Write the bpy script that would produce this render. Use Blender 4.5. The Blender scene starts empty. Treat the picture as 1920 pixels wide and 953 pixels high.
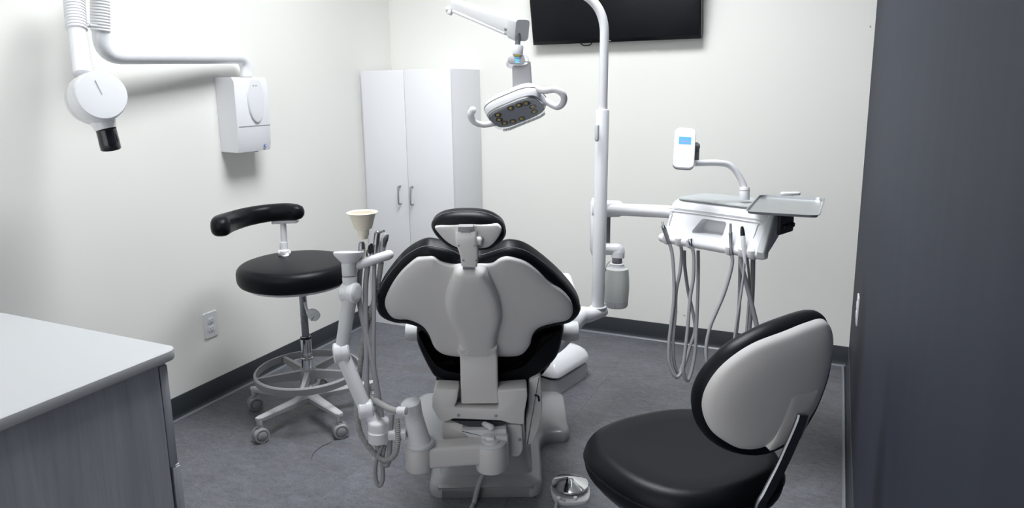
import bpy, bmesh, math, random
import numpy as np
from mathutils import Vector, Matrix
from mathutils.geometry import delaunay_2d_cdt
random.seed(4)
SC = bpy.context.scene
COL = SC.collection
PI = math.pi

# ------------------------------------------------------------------ camera
FPX, YAW, PITCH, ROLL, CY = 1319.4, 0.43305, 0.1902, -0.0136, 419.0
CAM = Vector((0, 0, 1.40))
_f = Vector((-math.sin(YAW)*math.cos(PITCH), math.cos(YAW)*math.cos(PITCH), -math.sin(PITCH)))
_r0 = Vector((math.cos(YAW), math.sin(YAW), 0)); _u0 = _r0.cross(_f)
_r = _r0*math.cos(ROLL) + _u0*math.sin(ROLL); _u = _u0*math.cos(ROLL) - _r0*math.sin(ROLL)
cd = bpy.data.cameras.new('camera'); cam = bpy.data.objects.new('camera', cd); COL.objects.link(cam)
cd.sensor_width = 36; cd.sensor_fit = 'HORIZONTAL'; cd.lens = FPX/1920*36
cd.shift_y = -(476.5-CY)/1920; cd.clip_start = 0.02
cam.matrix_world = Matrix(((_r.x,_u.x,-_f.x,CAM.x),(_r.y,_u.y,-_f.y,CAM.y),(_r.z,_u.z,-_f.z,CAM.z),(0,0,0,1)))
SC.camera = cam

# ------------------------------------------------------------------ world, exposure, lamps
wd = bpy.data.worlds.new('world'); SC.world = wd; wd.use_nodes = True
wd.node_tree.nodes['Background'].inputs[0].default_value = (0.97, 0.985, 1, 1)
wd.node_tree.nodes['Background'].inputs[1].default_value = 1.8
vs = SC.view_settings
vs.view_transform = 'Standard'; vs.look = 'None'; vs.gamma = 1; vs.use_curve_mapping = False
vs.exposure = 0.05
PANEL_POWER = 29.0
PANELS = [(-1.1, 2.15, 1.2, 1.2)]     # ceiling troffer (x, y, sx, sy)

# ------------------------------------------------------------------ coordinates
R0 = Vector((math.cos(YAW), math.sin(YAW), 0)); F0 = Vector((-math.sin(YAW), math.cos(YAW), 0)); Z = Vector((0,0,1))
def ray(x, y): return _r*((x-960)/FPX) - _u*((y-CY)/FPX) + _f
def at(x, y, t): return CAM + ray(x, y)*t
def onz(x, y, z=0.0): d = ray(x, y); return CAM + d*((z-CAM.z)/d.z)
def onx(x, y, X): d = ray(x, y); return CAM + d*(X/d.x)
def ony(x, y, Y): d = ray(x, y); return CAM + d*(Y/d.y)
def pv(x, y, D): d = ray(x, y); return CAM + d*(D/d.dot(F0))
def W(R, D, z): return R0*R + F0*D + Z*z
def onplane(x, y, P, N): d = ray(x, y); return CAM + d*((P-CAM).dot(N)/d.dot(N))
def cdir(x, y, z): return (_r*x - _u*y + _f*z).normalized()
def camvec(dx, dy, t, dt): return (_r*dx - _u*dy)*(t/FPX) + _f*dt

# ------------------------------------------------------------------ materials
def lin(c):
    return tuple(((v/255)/12.92 if v/255 <= 0.04045 else ((v/255+0.055)/1.055)**2.4) for v in c)
MATS = {}
def mat(name, rgb, rough=0.5, metal=0.0, spec=0.5, coat=0.0, bump=None, emit=None, trans=0.0, ior=1.45, vary=None):
    m = bpy.data.materials.new(name); m.use_nodes = True; nt = m.node_tree; b = nt.nodes['Principled BSDF']
    c = lin(rgb); b.inputs['Base Color'].default_value = (*c, 1)
    b.inputs['Roughness'].default_value = rough; b.inputs['Metallic'].default_value = metal
    b.inputs['Specular IOR Level'].default_value = spec; b.inputs['Coat Weight'].default_value = coat
    b.inputs['Transmission Weight'].default_value = trans; b.inputs['IOR'].default_value = ior
    tc = nt.nodes.new('ShaderNodeTexCoord')
    if vary:
        sc, amt = vary
        n = nt.nodes.new('ShaderNodeTexNoise'); n.inputs['Scale'].default_value = sc; n.inputs['Detail'].default_value = 5
        r = nt.nodes.new('ShaderNodeValToRGB')
        r.color_ramp.elements[0].position = .3; r.color_ramp.elements[1].position = .7
        r.color_ramp.elements[0].color = (*[v*(1-amt) for v in c], 1); r.color_ramp.elements[1].color = (*[min(1,v*(1+amt)) for v in c], 1)
        nt.links.new(tc.outputs['Object'], n.inputs['Vector']); nt.links.new(n.outputs['Fac'], r.inputs['Fac']); nt.links.new(r.outputs['Color'], b.inputs['Base Color'])
    if bump:
        sc, st = bump
        n = nt.nodes.new('ShaderNodeTexNoise'); n.inputs['Scale'].default_value = sc; n.inputs['Detail'].default_value = 3
        bp = nt.nodes.new('ShaderNodeBump'); bp.inputs['Strength'].default_value = st; bp.inputs['Distance'].default_value = 0.002
        nt.links.new(tc.outputs['Object'], n.inputs['Vector']); nt.links.new(n.outputs['Fac'], bp.inputs['Height']); nt.links.new(bp.outputs['Normal'], b.inputs['Normal'])
    if emit:
        b.inputs['Emission Color'].default_value = (*lin(emit[0]), 1); b.inputs['Emission Strength'].default_value = emit[1]
    MATS[name] = m; return m
mat('wall_paint', (237,237,231), .6, bump=(160,.06), vary=(1.3,.012))
mat('ceiling_paint', (238,238,236), .8, bump=(60,.1))
mat('cove_rubber', (52,56,60), .42, spec=.4, vary=(9,.06))
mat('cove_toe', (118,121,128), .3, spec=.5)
mat('white_laminate', (226,227,230), .38, vary=(2,.01))
mat('worktop_laminate', (180,182,184), .4, vary=(2,.01))
mat('white_plastic', (224,225,228), .32, coat=.15)
mat('enamel_white', (226,227,230), .25, coat=.3)
mat('base_gray', (152,153,155), .28, coat=.3)
mat('warm_plastic', (208,206,205), .42, vary=(3,.015))
mat('light_gray_plastic', (205,207,209), .4)
mat('gray_plastic', (148,148,150), .42)
mat('leg_gray', (182,183,185), .4)
mat('mid_gray', (112,114,118), .45)
mat('dark_gray', (62,64,68), .45)
mat('black_plastic', (18,19,21), .35)
mat('black_vinyl', (18,19,23), .38, spec=.17, bump=(420,.08))
mat('stitch', (120,122,128), .6)
mat('chrome', (225,227,230), .08, 1.0)
mat('steel', (188,190,192), .28, 1.0)
mat('brushed', (150,153,157), .35, 1.0)
mat('hose', (150,150,154), .5)
mat('hose_ribbed', (158,158,156), .55)
mat('cream', (222,215,198), .45)
mat('tray_steel', (176,179,181), .3, .75)
mat('mat_silicone', (168,172,173), .35)
mat('screen_black', (12,14,19), .14, spec=.35)
mat('bezel_black', (12,13,15), .25)
mat('lcd_blue', (70,140,205), .4, emit=((95,170,235), .35))
mat('lcd_text', (150,120,200), .4, emit=((170,140,220), .3))
mat('faint_print', (205,208,213), .5)
mat('logo_gray', (150,153,160), .5)
mat('blue_print', (80,110,190), .5)
mat('bottle_plastic', (222,225,222), .3, trans=.25, ior=1.3)
mat('lens_clear', (225,227,230), .08)
mat('reflector', (196,198,202), .45)
mat('led_yellow', (226,200,120), .3)
mat('dot_yellow', (205,200,70), .4, emit=((205,200,70), .15))
mat('dot_blue', (110,185,235), .4, emit=((110,185,235), .25))
mat('sleeve_white', (226,227,228), .45)
mat('cone_black', (22,24,28), .22, coat=.4)
mat('socket_dark', (70,70,74), .6)
mat('drawer_gap', (30,31,34), .7)
mat('thread', (60,60,64), .7)
mat('diffuser', (250,250,250), .5, emit=((247,250,254), PANEL_POWER))

def _clear(m):
    nt = m.node_tree; nt.nodes.clear(); o = nt.nodes.new('ShaderNodeOutputMaterial'); mx = nt.nodes.new('ShaderNodeMixShader')
    tr = nt.nodes.new('ShaderNodeBsdfTransparent'); tr.inputs[0].default_value = (.93,.94,.95,1); gl = nt.nodes.new('ShaderNodeBsdfGlossy'); gl.inputs['Roughness'].default_value = .1
    mx.inputs[0].default_value = .07
    nt.links.new(tr.outputs[0], mx.inputs[1]); nt.links.new(gl.outputs[0], mx.inputs[2]); nt.links.new(mx.outputs[0], o.inputs[0])
_clear(MATS['lens_clear'])
def ramp_mat(name, build):
    m = bpy.data.materials.new(name); m.use_nodes = True; build(m.node_tree, m.node_tree.nodes['Principled BSDF']); MATS[name] = m
def _floor(nt, b):
    class _T: pass
    tcn = nt.nodes.new('ShaderNodeTexCoord'); oi = nt.nodes.new('ShaderNodeObjectInfo'); mp = nt.nodes.new('ShaderNodeMapping'); mp.inputs['Scale'].default_value = (.75, 1.35, 1)
    ml = nt.nodes.new('ShaderNodeMath'); ml.operation = 'MULTIPLY'; ml.inputs[1].default_value = 37.0
    nt.links.new(oi.outputs['Random'], ml.inputs[0]); nt.links.new(ml.outputs[0], mp.inputs['Location']); nt.links.new(tcn.outputs['Object'], mp.inputs['Vector'])
    tc = _T(); tc.outputs = {'Object': mp.outputs[0]}
    def noise(s, d, rough=.6, dist=0):
        n = nt.nodes.new('ShaderNodeTexNoise'); n.inputs['Scale'].default_value = s; n.inputs['Detail'].default_value = d
        n.inputs['Roughness'].default_value = rough; n.inputs['Distortion'].default_value = dist
        nt.links.new(tc.outputs['Object'], n.inputs['Vector']); return n
    def ramp(n, a, bb, c0, c1):
        r = nt.nodes.new('ShaderNodeValToRGB'); e = r.color_ramp.elements
        e[0].position = a; e[1].position = bb; e[0].color = (*lin(c0),1); e[1].color = (*lin(c1),1)
        nt.links.new(n.outputs['Fac'], r.inputs['Fac']); return r
    def mix(f, a, c, mode='MIX'):
        x = nt.nodes.new('ShaderNodeMix'); x.data_type = 'RGBA'; x.blend_type = mode
        if isinstance(f, float): x.inputs[0].default_value = f
        else: nt.links.new(f, x.inputs[0])
        nt.links.new(a, x.inputs[6]); nt.links.new(c, x.inputs[7]); return x.outputs[2]
    r1 = ramp(noise(7, 8, .68, .4), .32, .68, (70,71,76), (112,114,120))
    r2 = ramp(noise(38, 6, .72), .3, .7, (55,56,60), (133,135,141))
    r3 = ramp(noise(3.2, 9, .75, 1.2), .5, .66, (0,0,0), (255,255,255))
    r4 = ramp(noise(150, 3, .7), .35, .65, (58,58,62), (129,131,137))
    brown = nt.nodes.new('ShaderNodeRGB'); brown.outputs[0].default_value = (*lin((90,87,86)),1)
    c = mix(.45, r1.outputs[0], r2.outputs[0]); c = mix(.3, c, r4.outputs[0])
    fm = nt.nodes.new('ShaderNodeMath'); fm.operation = 'MULTIPLY'; fm.inputs[1].default_value = .55
    nt.links.new(r3.outputs[0], fm.inputs[0]); c = mix(fm.outputs[0], c, brown.outputs[0])
    nt.links.new(c, b.inputs['Base Color']); b.inputs['Roughness'].default_value = .42; b.inputs['Specular IOR Level'].default_value = .35
    bp = nt.nodes.new('ShaderNodeBump'); bp.inputs['Strength'].default_value = .12; bp.inputs['Distance'].default_value = .002
    n5 = noise(60, 5); nt.links.new(n5.outputs['Fac'], bp.inputs['Height']); nt.links.new(bp.outputs['Normal'], b.inputs['Normal'])
ramp_mat('floor_vinyl', _floor)
def _wood(nt, b):
    tc = nt.nodes.new('ShaderNodeTexCoord'); mp = nt.nodes.new('ShaderNodeMapping'); mp.inputs['Scale'].default_value = (14, 14, 1.1)
    nt.links.new(tc.outputs['Object'], mp.inputs['Vector'])
    n = nt.nodes.new('ShaderNodeTexNoise'); n.inputs['Scale'].default_value = 2.2; n.inputs['Detail'].default_value = 9; n.inputs['Roughness'].default_value = .62; n.inputs['Distortion'].default_value = .7
    mp2 = nt.nodes.new('ShaderNodeMapping'); mp2.inputs['Scale'].default_value = (90, 90, 3); nt.links.new(tc.outputs['Object'], mp2.inputs['Vector'])
    n2 = nt.nodes.new('ShaderNodeTexNoise'); n2.inputs['Scale'].default_value = 2; n2.inputs['Detail'].default_value = 4
    nt.links.new(mp.outputs[0], n.inputs['Vector']); nt.links.new(mp2.outputs[0], n2.inputs['Vector'])
    r = nt.nodes.new('ShaderNodeValToRGB'); e = r.color_ramp.elements
    e[0].position = .36; e[0].color = (*lin((152,155,162)),1); e[1].position = .62; e[1].color = (*lin((170,173,179)),1)
    a = nt.nodes.new('ShaderNodeMix'); a.inputs[0].default_value = .3; nt.links.new(n.outputs['Fac'], a.inputs[2]); nt.links.new(n2.outputs['Fac'], a.inputs[3])
    nt.links.new(a.outputs[0], r.inputs['Fac']); nt.links.new(r.outputs[0], b.inputs['Base Color']); b.inputs['Roughness'].default_value = .5
ramp_mat('gray_wood', _wood)
def _slate(nt, b):
    tc = nt.nodes.new('ShaderNodeTexCoord'); mp = nt.nodes.new('ShaderNodeMapping'); mp.inputs['Scale'].default_value = (8, 8, .25)
    nt.links.new(tc.outputs['Object'], mp.inputs['Vector'])
    n = nt.nodes.new('ShaderNodeTexNoise'); n.inputs['Scale'].default_value = 2.2; n.inputs['Detail'].default_value = 4; nt.links.new(mp.outputs[0], n.inputs['Vector'])
    r = nt.nodes.new('ShaderNodeValToRGB'); e = r.color_ramp.elements
    e[0].position = .3; e[0].color = (*lin((40,44,56)),1); e[1].position = .7; e[1].color = (*lin((45,49,61)),1)
    nt.links.new(n.outputs['Fac'], r.inputs['Fac']); nt.links.new(r.outputs[0], b.inputs['Base Color']); b.inputs['Roughness'].default_value = .62; b.inputs['Specular IOR Level'].default_value = .2
ramp_mat('slate_paint', _slate)

# ------------------------------------------------------------------ object helpers
def wloc(o):
    v = Vector((0,0,0))
    while o: v = v + o.location; o = o.parent
    return v
def tag(o, label=None, cat=None, group=None, kind=None):
    if label: o['label'] = label
    if cat: o['category'] = cat
    if group: o['group'] = group
    if kind: o['kind'] = kind
    return o
def thing(name, label, cat, loc, group=None):
    o = bpy.data.objects.new(name, None); COL.objects.link(o); o.location = loc; o.empty_display_size = .05
    return tag(o, label, cat, group)
def obj(name, bm, m, parent=None, label=None, cat=None, kind=None, group=None, loc=None, angle=38, flat=False):
    bmesh.ops.recalc_face_normals(bm, faces=bm.faces)
    if parent is not None: o0 = wloc(parent)
    elif loc is not None: o0 = Vector(loc)
    else:
        xs = [v.co for v in bm.verts]
        o0 = Vector((sum(v.x for v in xs)/len(xs), sum(v.y for v in xs)/len(xs), min(v.z for v in xs)))
    for v in bm.verts: v.co -= o0
    ca = math.radians(angle)
    for f in bm.faces: f.smooth = not flat
    for e in bm.edges:
        e.smooth = True
        if len(e.link_faces) == 2 and e.calc_face_angle(0) > ca: e.smooth = False
    me = bpy.data.meshes.new(name); bm.to_mesh(me); bm.free()
    ms = m if isinstance(m, (list, tuple)) else [m]
    for k in ms: me.materials.append(MATS[k])
    o = bpy.data.objects.new(name, me); COL.objects.link(o)
    if parent is not None: o.parent = parent
    else: o.location = o0
    return tag(o, label, cat, group, kind)
def B(): return bmesh.new()
def merge(bm, src, M=None):
    if M is not None: bmesh.ops.transform(src, matrix=M, verts=src.verts)
    me = bpy.data.meshes.new('t'); src.to_mesh(me); src.free(); bm.from_mesh(me); bpy.data.meshes.remove(me); return bm
def frame(O, X, Y, Zv):
    return Matrix(((X.x,Y.x,Zv.x,O.x),(X.y,Y.y,Zv.y,O.y),(X.z,Y.z,Zv.z,O.z),(0,0,0,1)))
def rotz(a): return Matrix.Rotation(a, 4, 'Z')
def rbox(bm, lo, hi, bev=.004, seg=3, M=None):
    t = bmesh.new(); bmesh.ops.create_cube(t, size=1)
    for v in t.verts: v.co = Vector([lo[i] + (v.co[i]+.5)*(hi[i]-lo[i]) for i in range(3)])
    if bev: bmesh.ops.bevel(t, geom=list(t.edges), offset=bev, segments=seg, profile=.5, affect='EDGES')
    return merge(bm, t, M)
def cr(pts, n=8, closed=False):
    pts = [Vector(p) for p in pts]; N = len(pts); out = []
    rng = range(N) if closed else range(N-1)
    for i in rng:
        g = (lambda k: pts[k % N]) if closed else (lambda k: pts[max(0, min(N-1, k))])
        p0, p1, p2, p3 = g(i-1), g(i), g(i+1), g(i+2)
        for j in range(n):
            t = j/n
            out.append(.5*((2*p1) + (p2-p0)*t + (2*p0-5*p1+4*p2-p3)*t*t + (3*p1-p0-3*p2+p3)*t**3))
    if not closed: out.append(pts[-1].copy())
    return out
def rings(bm, secs, cap0=True, cap1=True, closed=False):
    vr = []
    for s in secs:
        vr.append([bm.verts.new(p) for p in s])
    pairs = list(zip(vr[:-1], vr[1:])) + ([(vr[-1], vr[0])] if closed else [])
    for a, b in pairs:
        n = len(a)
        for i in range(n):
            try: bm.faces.new((a[i], a[(i+1)%n], b[(i+1)%n], b[i]))
            except ValueError: pass
    if not closed:
        if cap0: bm.faces.new(vr[0][::-1])
        if cap1: bm.faces.new(vr[-1])
    return bm
def tube(bm, pts, r, seg=12, smooth=0, closed=False, roundcap=False, sect=None, up=None):
    pts = cr(pts, smooth, closed) if smooth else [Vector(p) for p in pts]
    n = len(pts)
    rr = r if isinstance(r, (list, tuple)) else [r]*n
    if len(rr) != n:
        rr = [rr[min(len(rr)-1, int(k*(len(rr)-1)/(n-1)))] + ((rr[min(len(rr)-1, int(k*(len(rr)-1)/(n-1))+1)] - rr[min(len(rr)-1, int(k*(len(rr)-1)/(n-1)))])*((k*(len(rr)-1)/(n-1)) % 1)) for k in range(n)]
    if roundcap and not closed:
        d0 = (pts[0]-pts[1]).normalized(); d1 = (pts[-1]-pts[-2]).normalized()
        A = [(math.sin(a), math.cos(a)) for a in (PI*.5*.97, PI*.36, PI*.2)]
        p0 = [pts[0] + d0*rr[0]*s for s, c in A]; q0 = [rr[0]*c for s, c in A]
        p1 = [pts[-1] + d1*rr[-1]*s for s, c in A[::-1]]; q1 = [rr[-1]*c for s, c in A[::-1]]
        pts = p0 + pts + p1; rr = q0 + list(rr) + q1; n = len(pts)
    tan = []
    for i in range(n):
        a = pts[i-1] if (i > 0 or closed) else pts[i]; b = pts[(i+1) % n] if (i < n-1 or closed) else pts[i]
        t = (b-a); tan.append(t.normalized() if t.length > 1e-9 else Vector((0,0,1)))
    ref = Vector(up) if up is not None else (Vector((0,0,1)) if abs(tan[0].z) < .9 else Vector((1,0,0)))
    x = tan[0].cross(ref).normalized(); secs = []
    for i in range(n):
        x = (x - tan[i]*x.dot(tan[i])).normalized()
        if up is not None:
            xx = tan[i].cross(Vector(up))
            if xx.length > 1e-4: x = xx.normalized()
        y = tan[i].cross(x)
        if sect: secs.append([pts[i] + x*(p[0]*rr[i]) + y*(p[1]*rr[i]) for p in sect])
        else: secs.append([pts[i] + (x*math.cos(2*PI*k/seg) + y*math.sin(2*PI*k/seg))*rr[i] for k in range(seg)])
    return rings(bm, secs, closed=closed)
def lathe(bm, O, axis, prof, seg=28, xs=1.0, ref=None):
    axis = Vector(axis).normalized(); ref = Vector(ref) if ref is not None else (Vector((1,0,0)) if abs(axis.x) < .9 else Vector((0,1,0)))
    x = (ref - axis*ref.dot(axis)).normalized(); y = axis.cross(x)
    secs = [[Vector(O) + axis*h + (x*math.cos(2*PI*k/seg)*xs + y*math.sin(2*PI*k/seg))*max(r, 1e-4) for k in range(seg)] for r, h in prof]
    return rings(bm, secs)
def cyl(bm, a, b, r, r2=None, bev=.002, seg=24):
    a, b = Vector(a), Vector(b); L = (b-a).length; r2 = r if r2 is None else r2
    bev = min(bev, r*.5, r2*.5, L*.3)
    return lathe(bm, a, b-a, [(r-bev, 0), (r-bev*.3, bev*.3), (r, bev), (r2, L-bev), (r2-bev*.3, L-bev*.3), (r2-bev, L)], seg)
def area2(p): return sum(p[i][0]*p[(i+1)%len(p)][1]-p[(i+1)%len(p)][0]*p[i][1] for i in range(len(p)))
def inset(p, d):
    n = len(p); out = []
    for i in range(n):
        tx, ty = p[(i+1)%n][0]-p[i-1][0], p[(i+1)%n][1]-p[i-1][1]; L = math.hypot(tx, ty) or 1
        out.append((p[i][0] - ty/L*d, p[i][1] + tx/L*d))
    return out
def rrect(w, h, r, n=5, cx=0, cy=0):
    out = []
    for (sx, sy, a0) in ((1,1,0),(-1,1,PI/2),(-1,-1,PI),(1,-1,1.5*PI)):
        for k in range(n+1):
            a = a0 + PI/2*k/n; out.append((cx + sx*(w/2-r) + r*math.cos(a), cy + sy*(h/2-r) + r*math.sin(a)))
    return out
def supell(a, b, e, n=48):
    out = []
    for k in range(n):
        t = 2*PI*k/n; c, s = math.cos(t), math.sin(t)
        out.append((a*math.copysign(abs(c)**(2/e), c), b*math.copysign(abs(s)**(2/e), s)))
    return out
def dist_in(P, ring):
    """distance of points P to a closed ring and whether they lie inside it"""
    A = np.array(ring); Bq = np.roll(A, -1, 0); d = Bq-A; L2 = (d**2).sum(1)+1e-18
    v = P[:,None,:]-A[None]; u = np.clip((v*d[None]).sum(2)/L2, 0, 1); e = v-u[...,None]*d[None]
    dist = np.sqrt((e**2).sum(2)).min(1)
    c = ((A[:,1] > P[:,1:2]) != (Bq[:,1] > P[:,1:2])) & (P[:,0:1] < (Bq[:,0]-A[:,0])*(P[:,1:2]-A[:,1])/np.where(Bq[:,1]==A[:,1], 1e-12, Bq[:,1]-A[:,1])+A[:,0])
    return dist, c.sum(1) % 2 == 1
def slab(bm, outline, M, prof, warp=None, dome=None, g=.014):
    """closed outline (x,y) lofted through prof = [(inset, z)...]; M maps local to world.
    dome = [(d, z)...] continues the last cap inwards by distance d from the outline"""
    p = [tuple(q[:2]) for q in outline]
    if area2(p) < 0: p = p[::-1]
    secs = []; wf = warp or (lambda x, y: 0)
    for d, z in prof:
        secs.append([M @ Vector((x, y, z + wf(x, y))) for (x, y) in inset(p, d)])
    if not (warp or dome): return rings(bm, secs)
    n0 = len(bm.verts); rings(bm, secs, False, False); bm.verts.ensure_lookup_table(); n = len(p)
    for end in (0, 1):
        d0, z0 = prof[-1] if end else prof[0]
        ring = inset(p, d0); k0 = n0 + (len(prof)-1)*n*end
        rv = [bm.verts[k0+i] for i in range(n)]
        A = np.array(ring); lo, hi = A.min(0), A.max(0); gg = max(g, min(hi-lo)/28)
        X, Y = np.meshgrid(np.arange(lo[0]+gg*.5, hi[0], gg), np.arange(lo[1]+gg*.5, hi[1], gg)); G = np.stack([X.ravel(), Y.ravel()], 1)
        di, ins = dist_in(G, ring); k = ins & (di > gg*.55); G, di = G[k], di[k]
        zs = np.interp(di+d0, [q[0] for q in dome], [q[1] for q in dome]) if (dome and end) else np.full(len(G), z0)
        res = delaunay_2d_cdt([Vector(q) for q in ring] + [Vector((float(x), float(y))) for x, y in G], [(i, (i+1) % n) for i in range(n)], [list(range(n))], 1, 1e-7)
        vv = []
        for co, og in zip(res[0], res[3]):
            o = og[0] if og else None
            if o is not None and o < n: vv.append(rv[o])
            else:
                z = float(zs[o-n]) if o is not None else z0
                vv.append(bm.verts.new(M @ Vector((co.x, co.y, z + wf(co.x, co.y)))))
        for f in res[2]:
            q = [vv[i] for i in f]
            if len(set(q)) >= 3:
                try: bm.faces.new(q)
                except ValueError: pass
        bm.verts.ensure_lookup_table()
    return bm
def rprof(t, r, n=4, z0=0.0):
    """rounded slab profile of thickness t starting at z0"""
    out = []
    for k in range(n+1):
        a = PI/2*k/n; out.append((r*(1-math.sin(a)), z0 + r*(1-math.cos(a))))
    for k in range(n+1):
        a = PI/2*k/n; out.append((r*(1-math.cos(a)), z0 + t - r*(1-math.sin(a))))
    return out
def cut(bm, cutter):
    def mk(b):
        bmesh.ops.recalc_face_normals(b, faces=b.faces)
        me = bpy.data.meshes.new('t'); b.to_mesh(me); b.free(); o = bpy.data.objects.new('t', me); COL.objects.link(o); return o
    a, c = mk(bm), mk(cutter)
    md = a.modifiers.new('b', 'BOOLEAN'); md.operation = 'DIFFERENCE'; md.object = c; md.solver = 'EXACT'
    bpy.context.view_layer.update(); dg = bpy.context.evaluated_depsgraph_get()
    out = bmesh.new(); out.from_object(a, dg)
    for o in (a, c):
        me = o.data; bpy.data.objects.remove(o); bpy.data.meshes.remove(me)
    return out
def curve2(p, n=6, closed=True): return [(v.x, v.y) for v in cr([Vector((a, b, 0)) for a, b in p], n, closed)]
I4 = Matrix.Identity(4)

# ------------------------------------------------------------------ room shell
XL, XR, YB, YF, HC = -2.535, 0.123, 3.74, -1.3, 3.4
bm = B(); rbox(bm, (XL-.1, YF-.1, -.1), (XR+.1, YB+.1, -.001), 0)
FLOOR = obj('floor', bm, 'mid_gray', kind='structure', label='mottled grey vinyl tile floor')
TS = .61; gx0, gy0 = -1.557-TS*2, 2.018-TS*6
for i in range(6):
    for j in range(9):
        ax0, ax1 = max(XL, gx0+TS*i), min(XR, gx0+TS*(i+1)); ay0, ay1 = max(YF, gy0+TS*j), min(YB, gy0+TS*(j+1))
        if ax1-ax0 < .01 or ay1-ay0 < .01: continue
        b2 = B(); rbox(b2, (ax0+.00015, ay0+.00015, -.004), (ax1-.00015, ay1-.00015, .0008), .0003, 1); obj('tile', b2, 'floor_vinyl', FLOOR)
bm = B(); rbox(bm, (XL-.1, YF-.1, HC), (XR+.1, YB+.1, HC+.1), 0); obj('ceiling', bm, 'ceiling_paint', kind='structure', label='white ceiling')
bm = B(); rbox(bm, (XL-.1, YF-.1, 0), (XL, YB+.1, HC), 0); obj('wall_left', bm, 'wall_paint', kind='structure', label='off-white painted left wall')
bm = B(); rbox(bm, (XL, YB, 0), (XR, YB+.1, HC), 0); WBK = obj('wall_back', bm, 'wall_paint', kind='structure', label='off-white painted back wall')
for (x, y, w, h, a) in ((1283,592,.018,.005,-20), (1632,50,.012,.006,-60), (1270,585,.012,.003,-15)):
    b2 = B(); c = ony(x, y, YB); slab(b2, supell(w/2, h/2, 2, 14), frame(c, Vector((math.cos(math.radians(a)),0,math.sin(math.radians(a)))), Vector((-math.sin(math.radians(a)),0,math.cos(math.radians(a)))), Vector((0,-1,0))), [(0,-.001),(0,.0004)]); obj('scuff_mark', b2, 'logo_gray', WBK)
bm = B(); rbox(bm, (XR, YF-.1, 0), (XR+.1, YB+.1, HC), 0); obj('wall_right', bm, 'slate_paint', kind='structure', label='dark slate blue painted right wall')
# wall behind the viewer left out so world light fills the room
def baseboard(name, P, along, out, L):
    prof = [(0,0), (.016,0), (.0165,.003), (.012,.007), (.008,.0125), (.0055,.021), (.005,.03), (.0045,.098), (.003,.1012), (0,.1016)]
    bm = B(); rings(bm, [[P + along*s + out*a + Z*b for a, b in prof] for s in (0, L)])
    o = obj(name, bm, 'cove_rubber', kind='structure', label='dark charcoal rubber cove base')
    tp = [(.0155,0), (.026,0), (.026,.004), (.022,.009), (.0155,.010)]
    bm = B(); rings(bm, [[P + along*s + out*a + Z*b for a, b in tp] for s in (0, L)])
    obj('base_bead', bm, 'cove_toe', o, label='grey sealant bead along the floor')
baseboard('baseboard_left', Vector((XL, YF, 0)), Vector((0,1,0)), Vector((1,0,0)), YB-YF)
baseboard('baseboard_back', Vector((XL, YB, 0)), Vector((1,0,0)), Vector((0,-1,0)), XR-XL)
baseboard('baseboard_right', Vector((XR, YF, 0)), Vector((0,1,0)), Vector((-1,0,0)), YB-YF)

for i, (x, y, sx, sy) in enumerate(PANELS):
    t = thing('ceiling_light', 'square ceiling light with an added dark baffle above the dental chair', 'ceiling light', (x, y, HC-.45))
    b2 = B()
    for (a, c) in (((-sx/2-.02,-sy/2-.02), (sx/2+.02,-sy/2)), ((-sx/2-.02,sy/2), (sx/2+.02,sy/2+.02)), ((-sx/2-.02,-sy/2), (-sx/2,sy/2)), ((sx/2,-sy/2), (sx/2+.02,sy/2))):
        rbox(b2, (x+a[0], y+a[1], HC-.45), (x+c[0], y+c[1], HC), .002, 1)
    obj('added_baffle', b2, 'dark_gray', t)  # unseen skirt added to keep panel light off the upper walls
    b2 = B(); rbox(b2, (x-sx/2, y-sy/2, HC-.02), (x+sx/2, y+sy/2, HC-.005), 0); obj('diffuser', b2, 'diffuser', t)

# ------------------------------------------------------------------ tall white cabinet in the corner
CX0, CX1, CY0, CH = -2.512, -1.922, 3.39, 1.508
t = thing('tall_cabinet', 'tall white two-door storage cabinet in the corner', 'cabinet', ((CX0+CX1)/2, (CY0+YB)/2, 0))
bm = B(); rbox(bm, (CX0, CY0+.02, .0), (CX1, YB-.002, CH), .002, 2); obj('body', bm, 'white_laminate', t)
bm = B(); rbox(bm, (CX0, CY0+.004, 0), (CX1-.018, CY0+.021, .083), .001, 1); obj('kick_plate', bm, 'white_laminate', t)
bm = B(); rbox(bm, (XL+.001, CY0+.02, 0), (CX0-.002, CY0+.036, CH), .001, 1); obj('filler_strip', bm, 'white_laminate', t)
XM = -2.2205
for (a, b, hx) in ((CX0+.001, XM-.0015, -2.2735), (XM+.0015, CX1-.0005, -2.191)):
    bm = B(); rbox(bm, (a, CY0, .088), (b, CY0+.019, CH-.001), .0015, 2); d = obj('door', bm, 'white_laminate', t)
    bm = B(); tube(bm, [Vector((hx, CY0, .853)), Vector((hx, CY0-.022, .853)), Vector((hx, CY0-.027, .848)), Vector((hx, CY0-.027, .755)), Vector((hx, CY0-.022, .75)), Vector((hx, CY0, .75))], .0048, 10)
    obj('handle', bm, 'gray_plastic', d, label='small satin metal bar handle')

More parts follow.
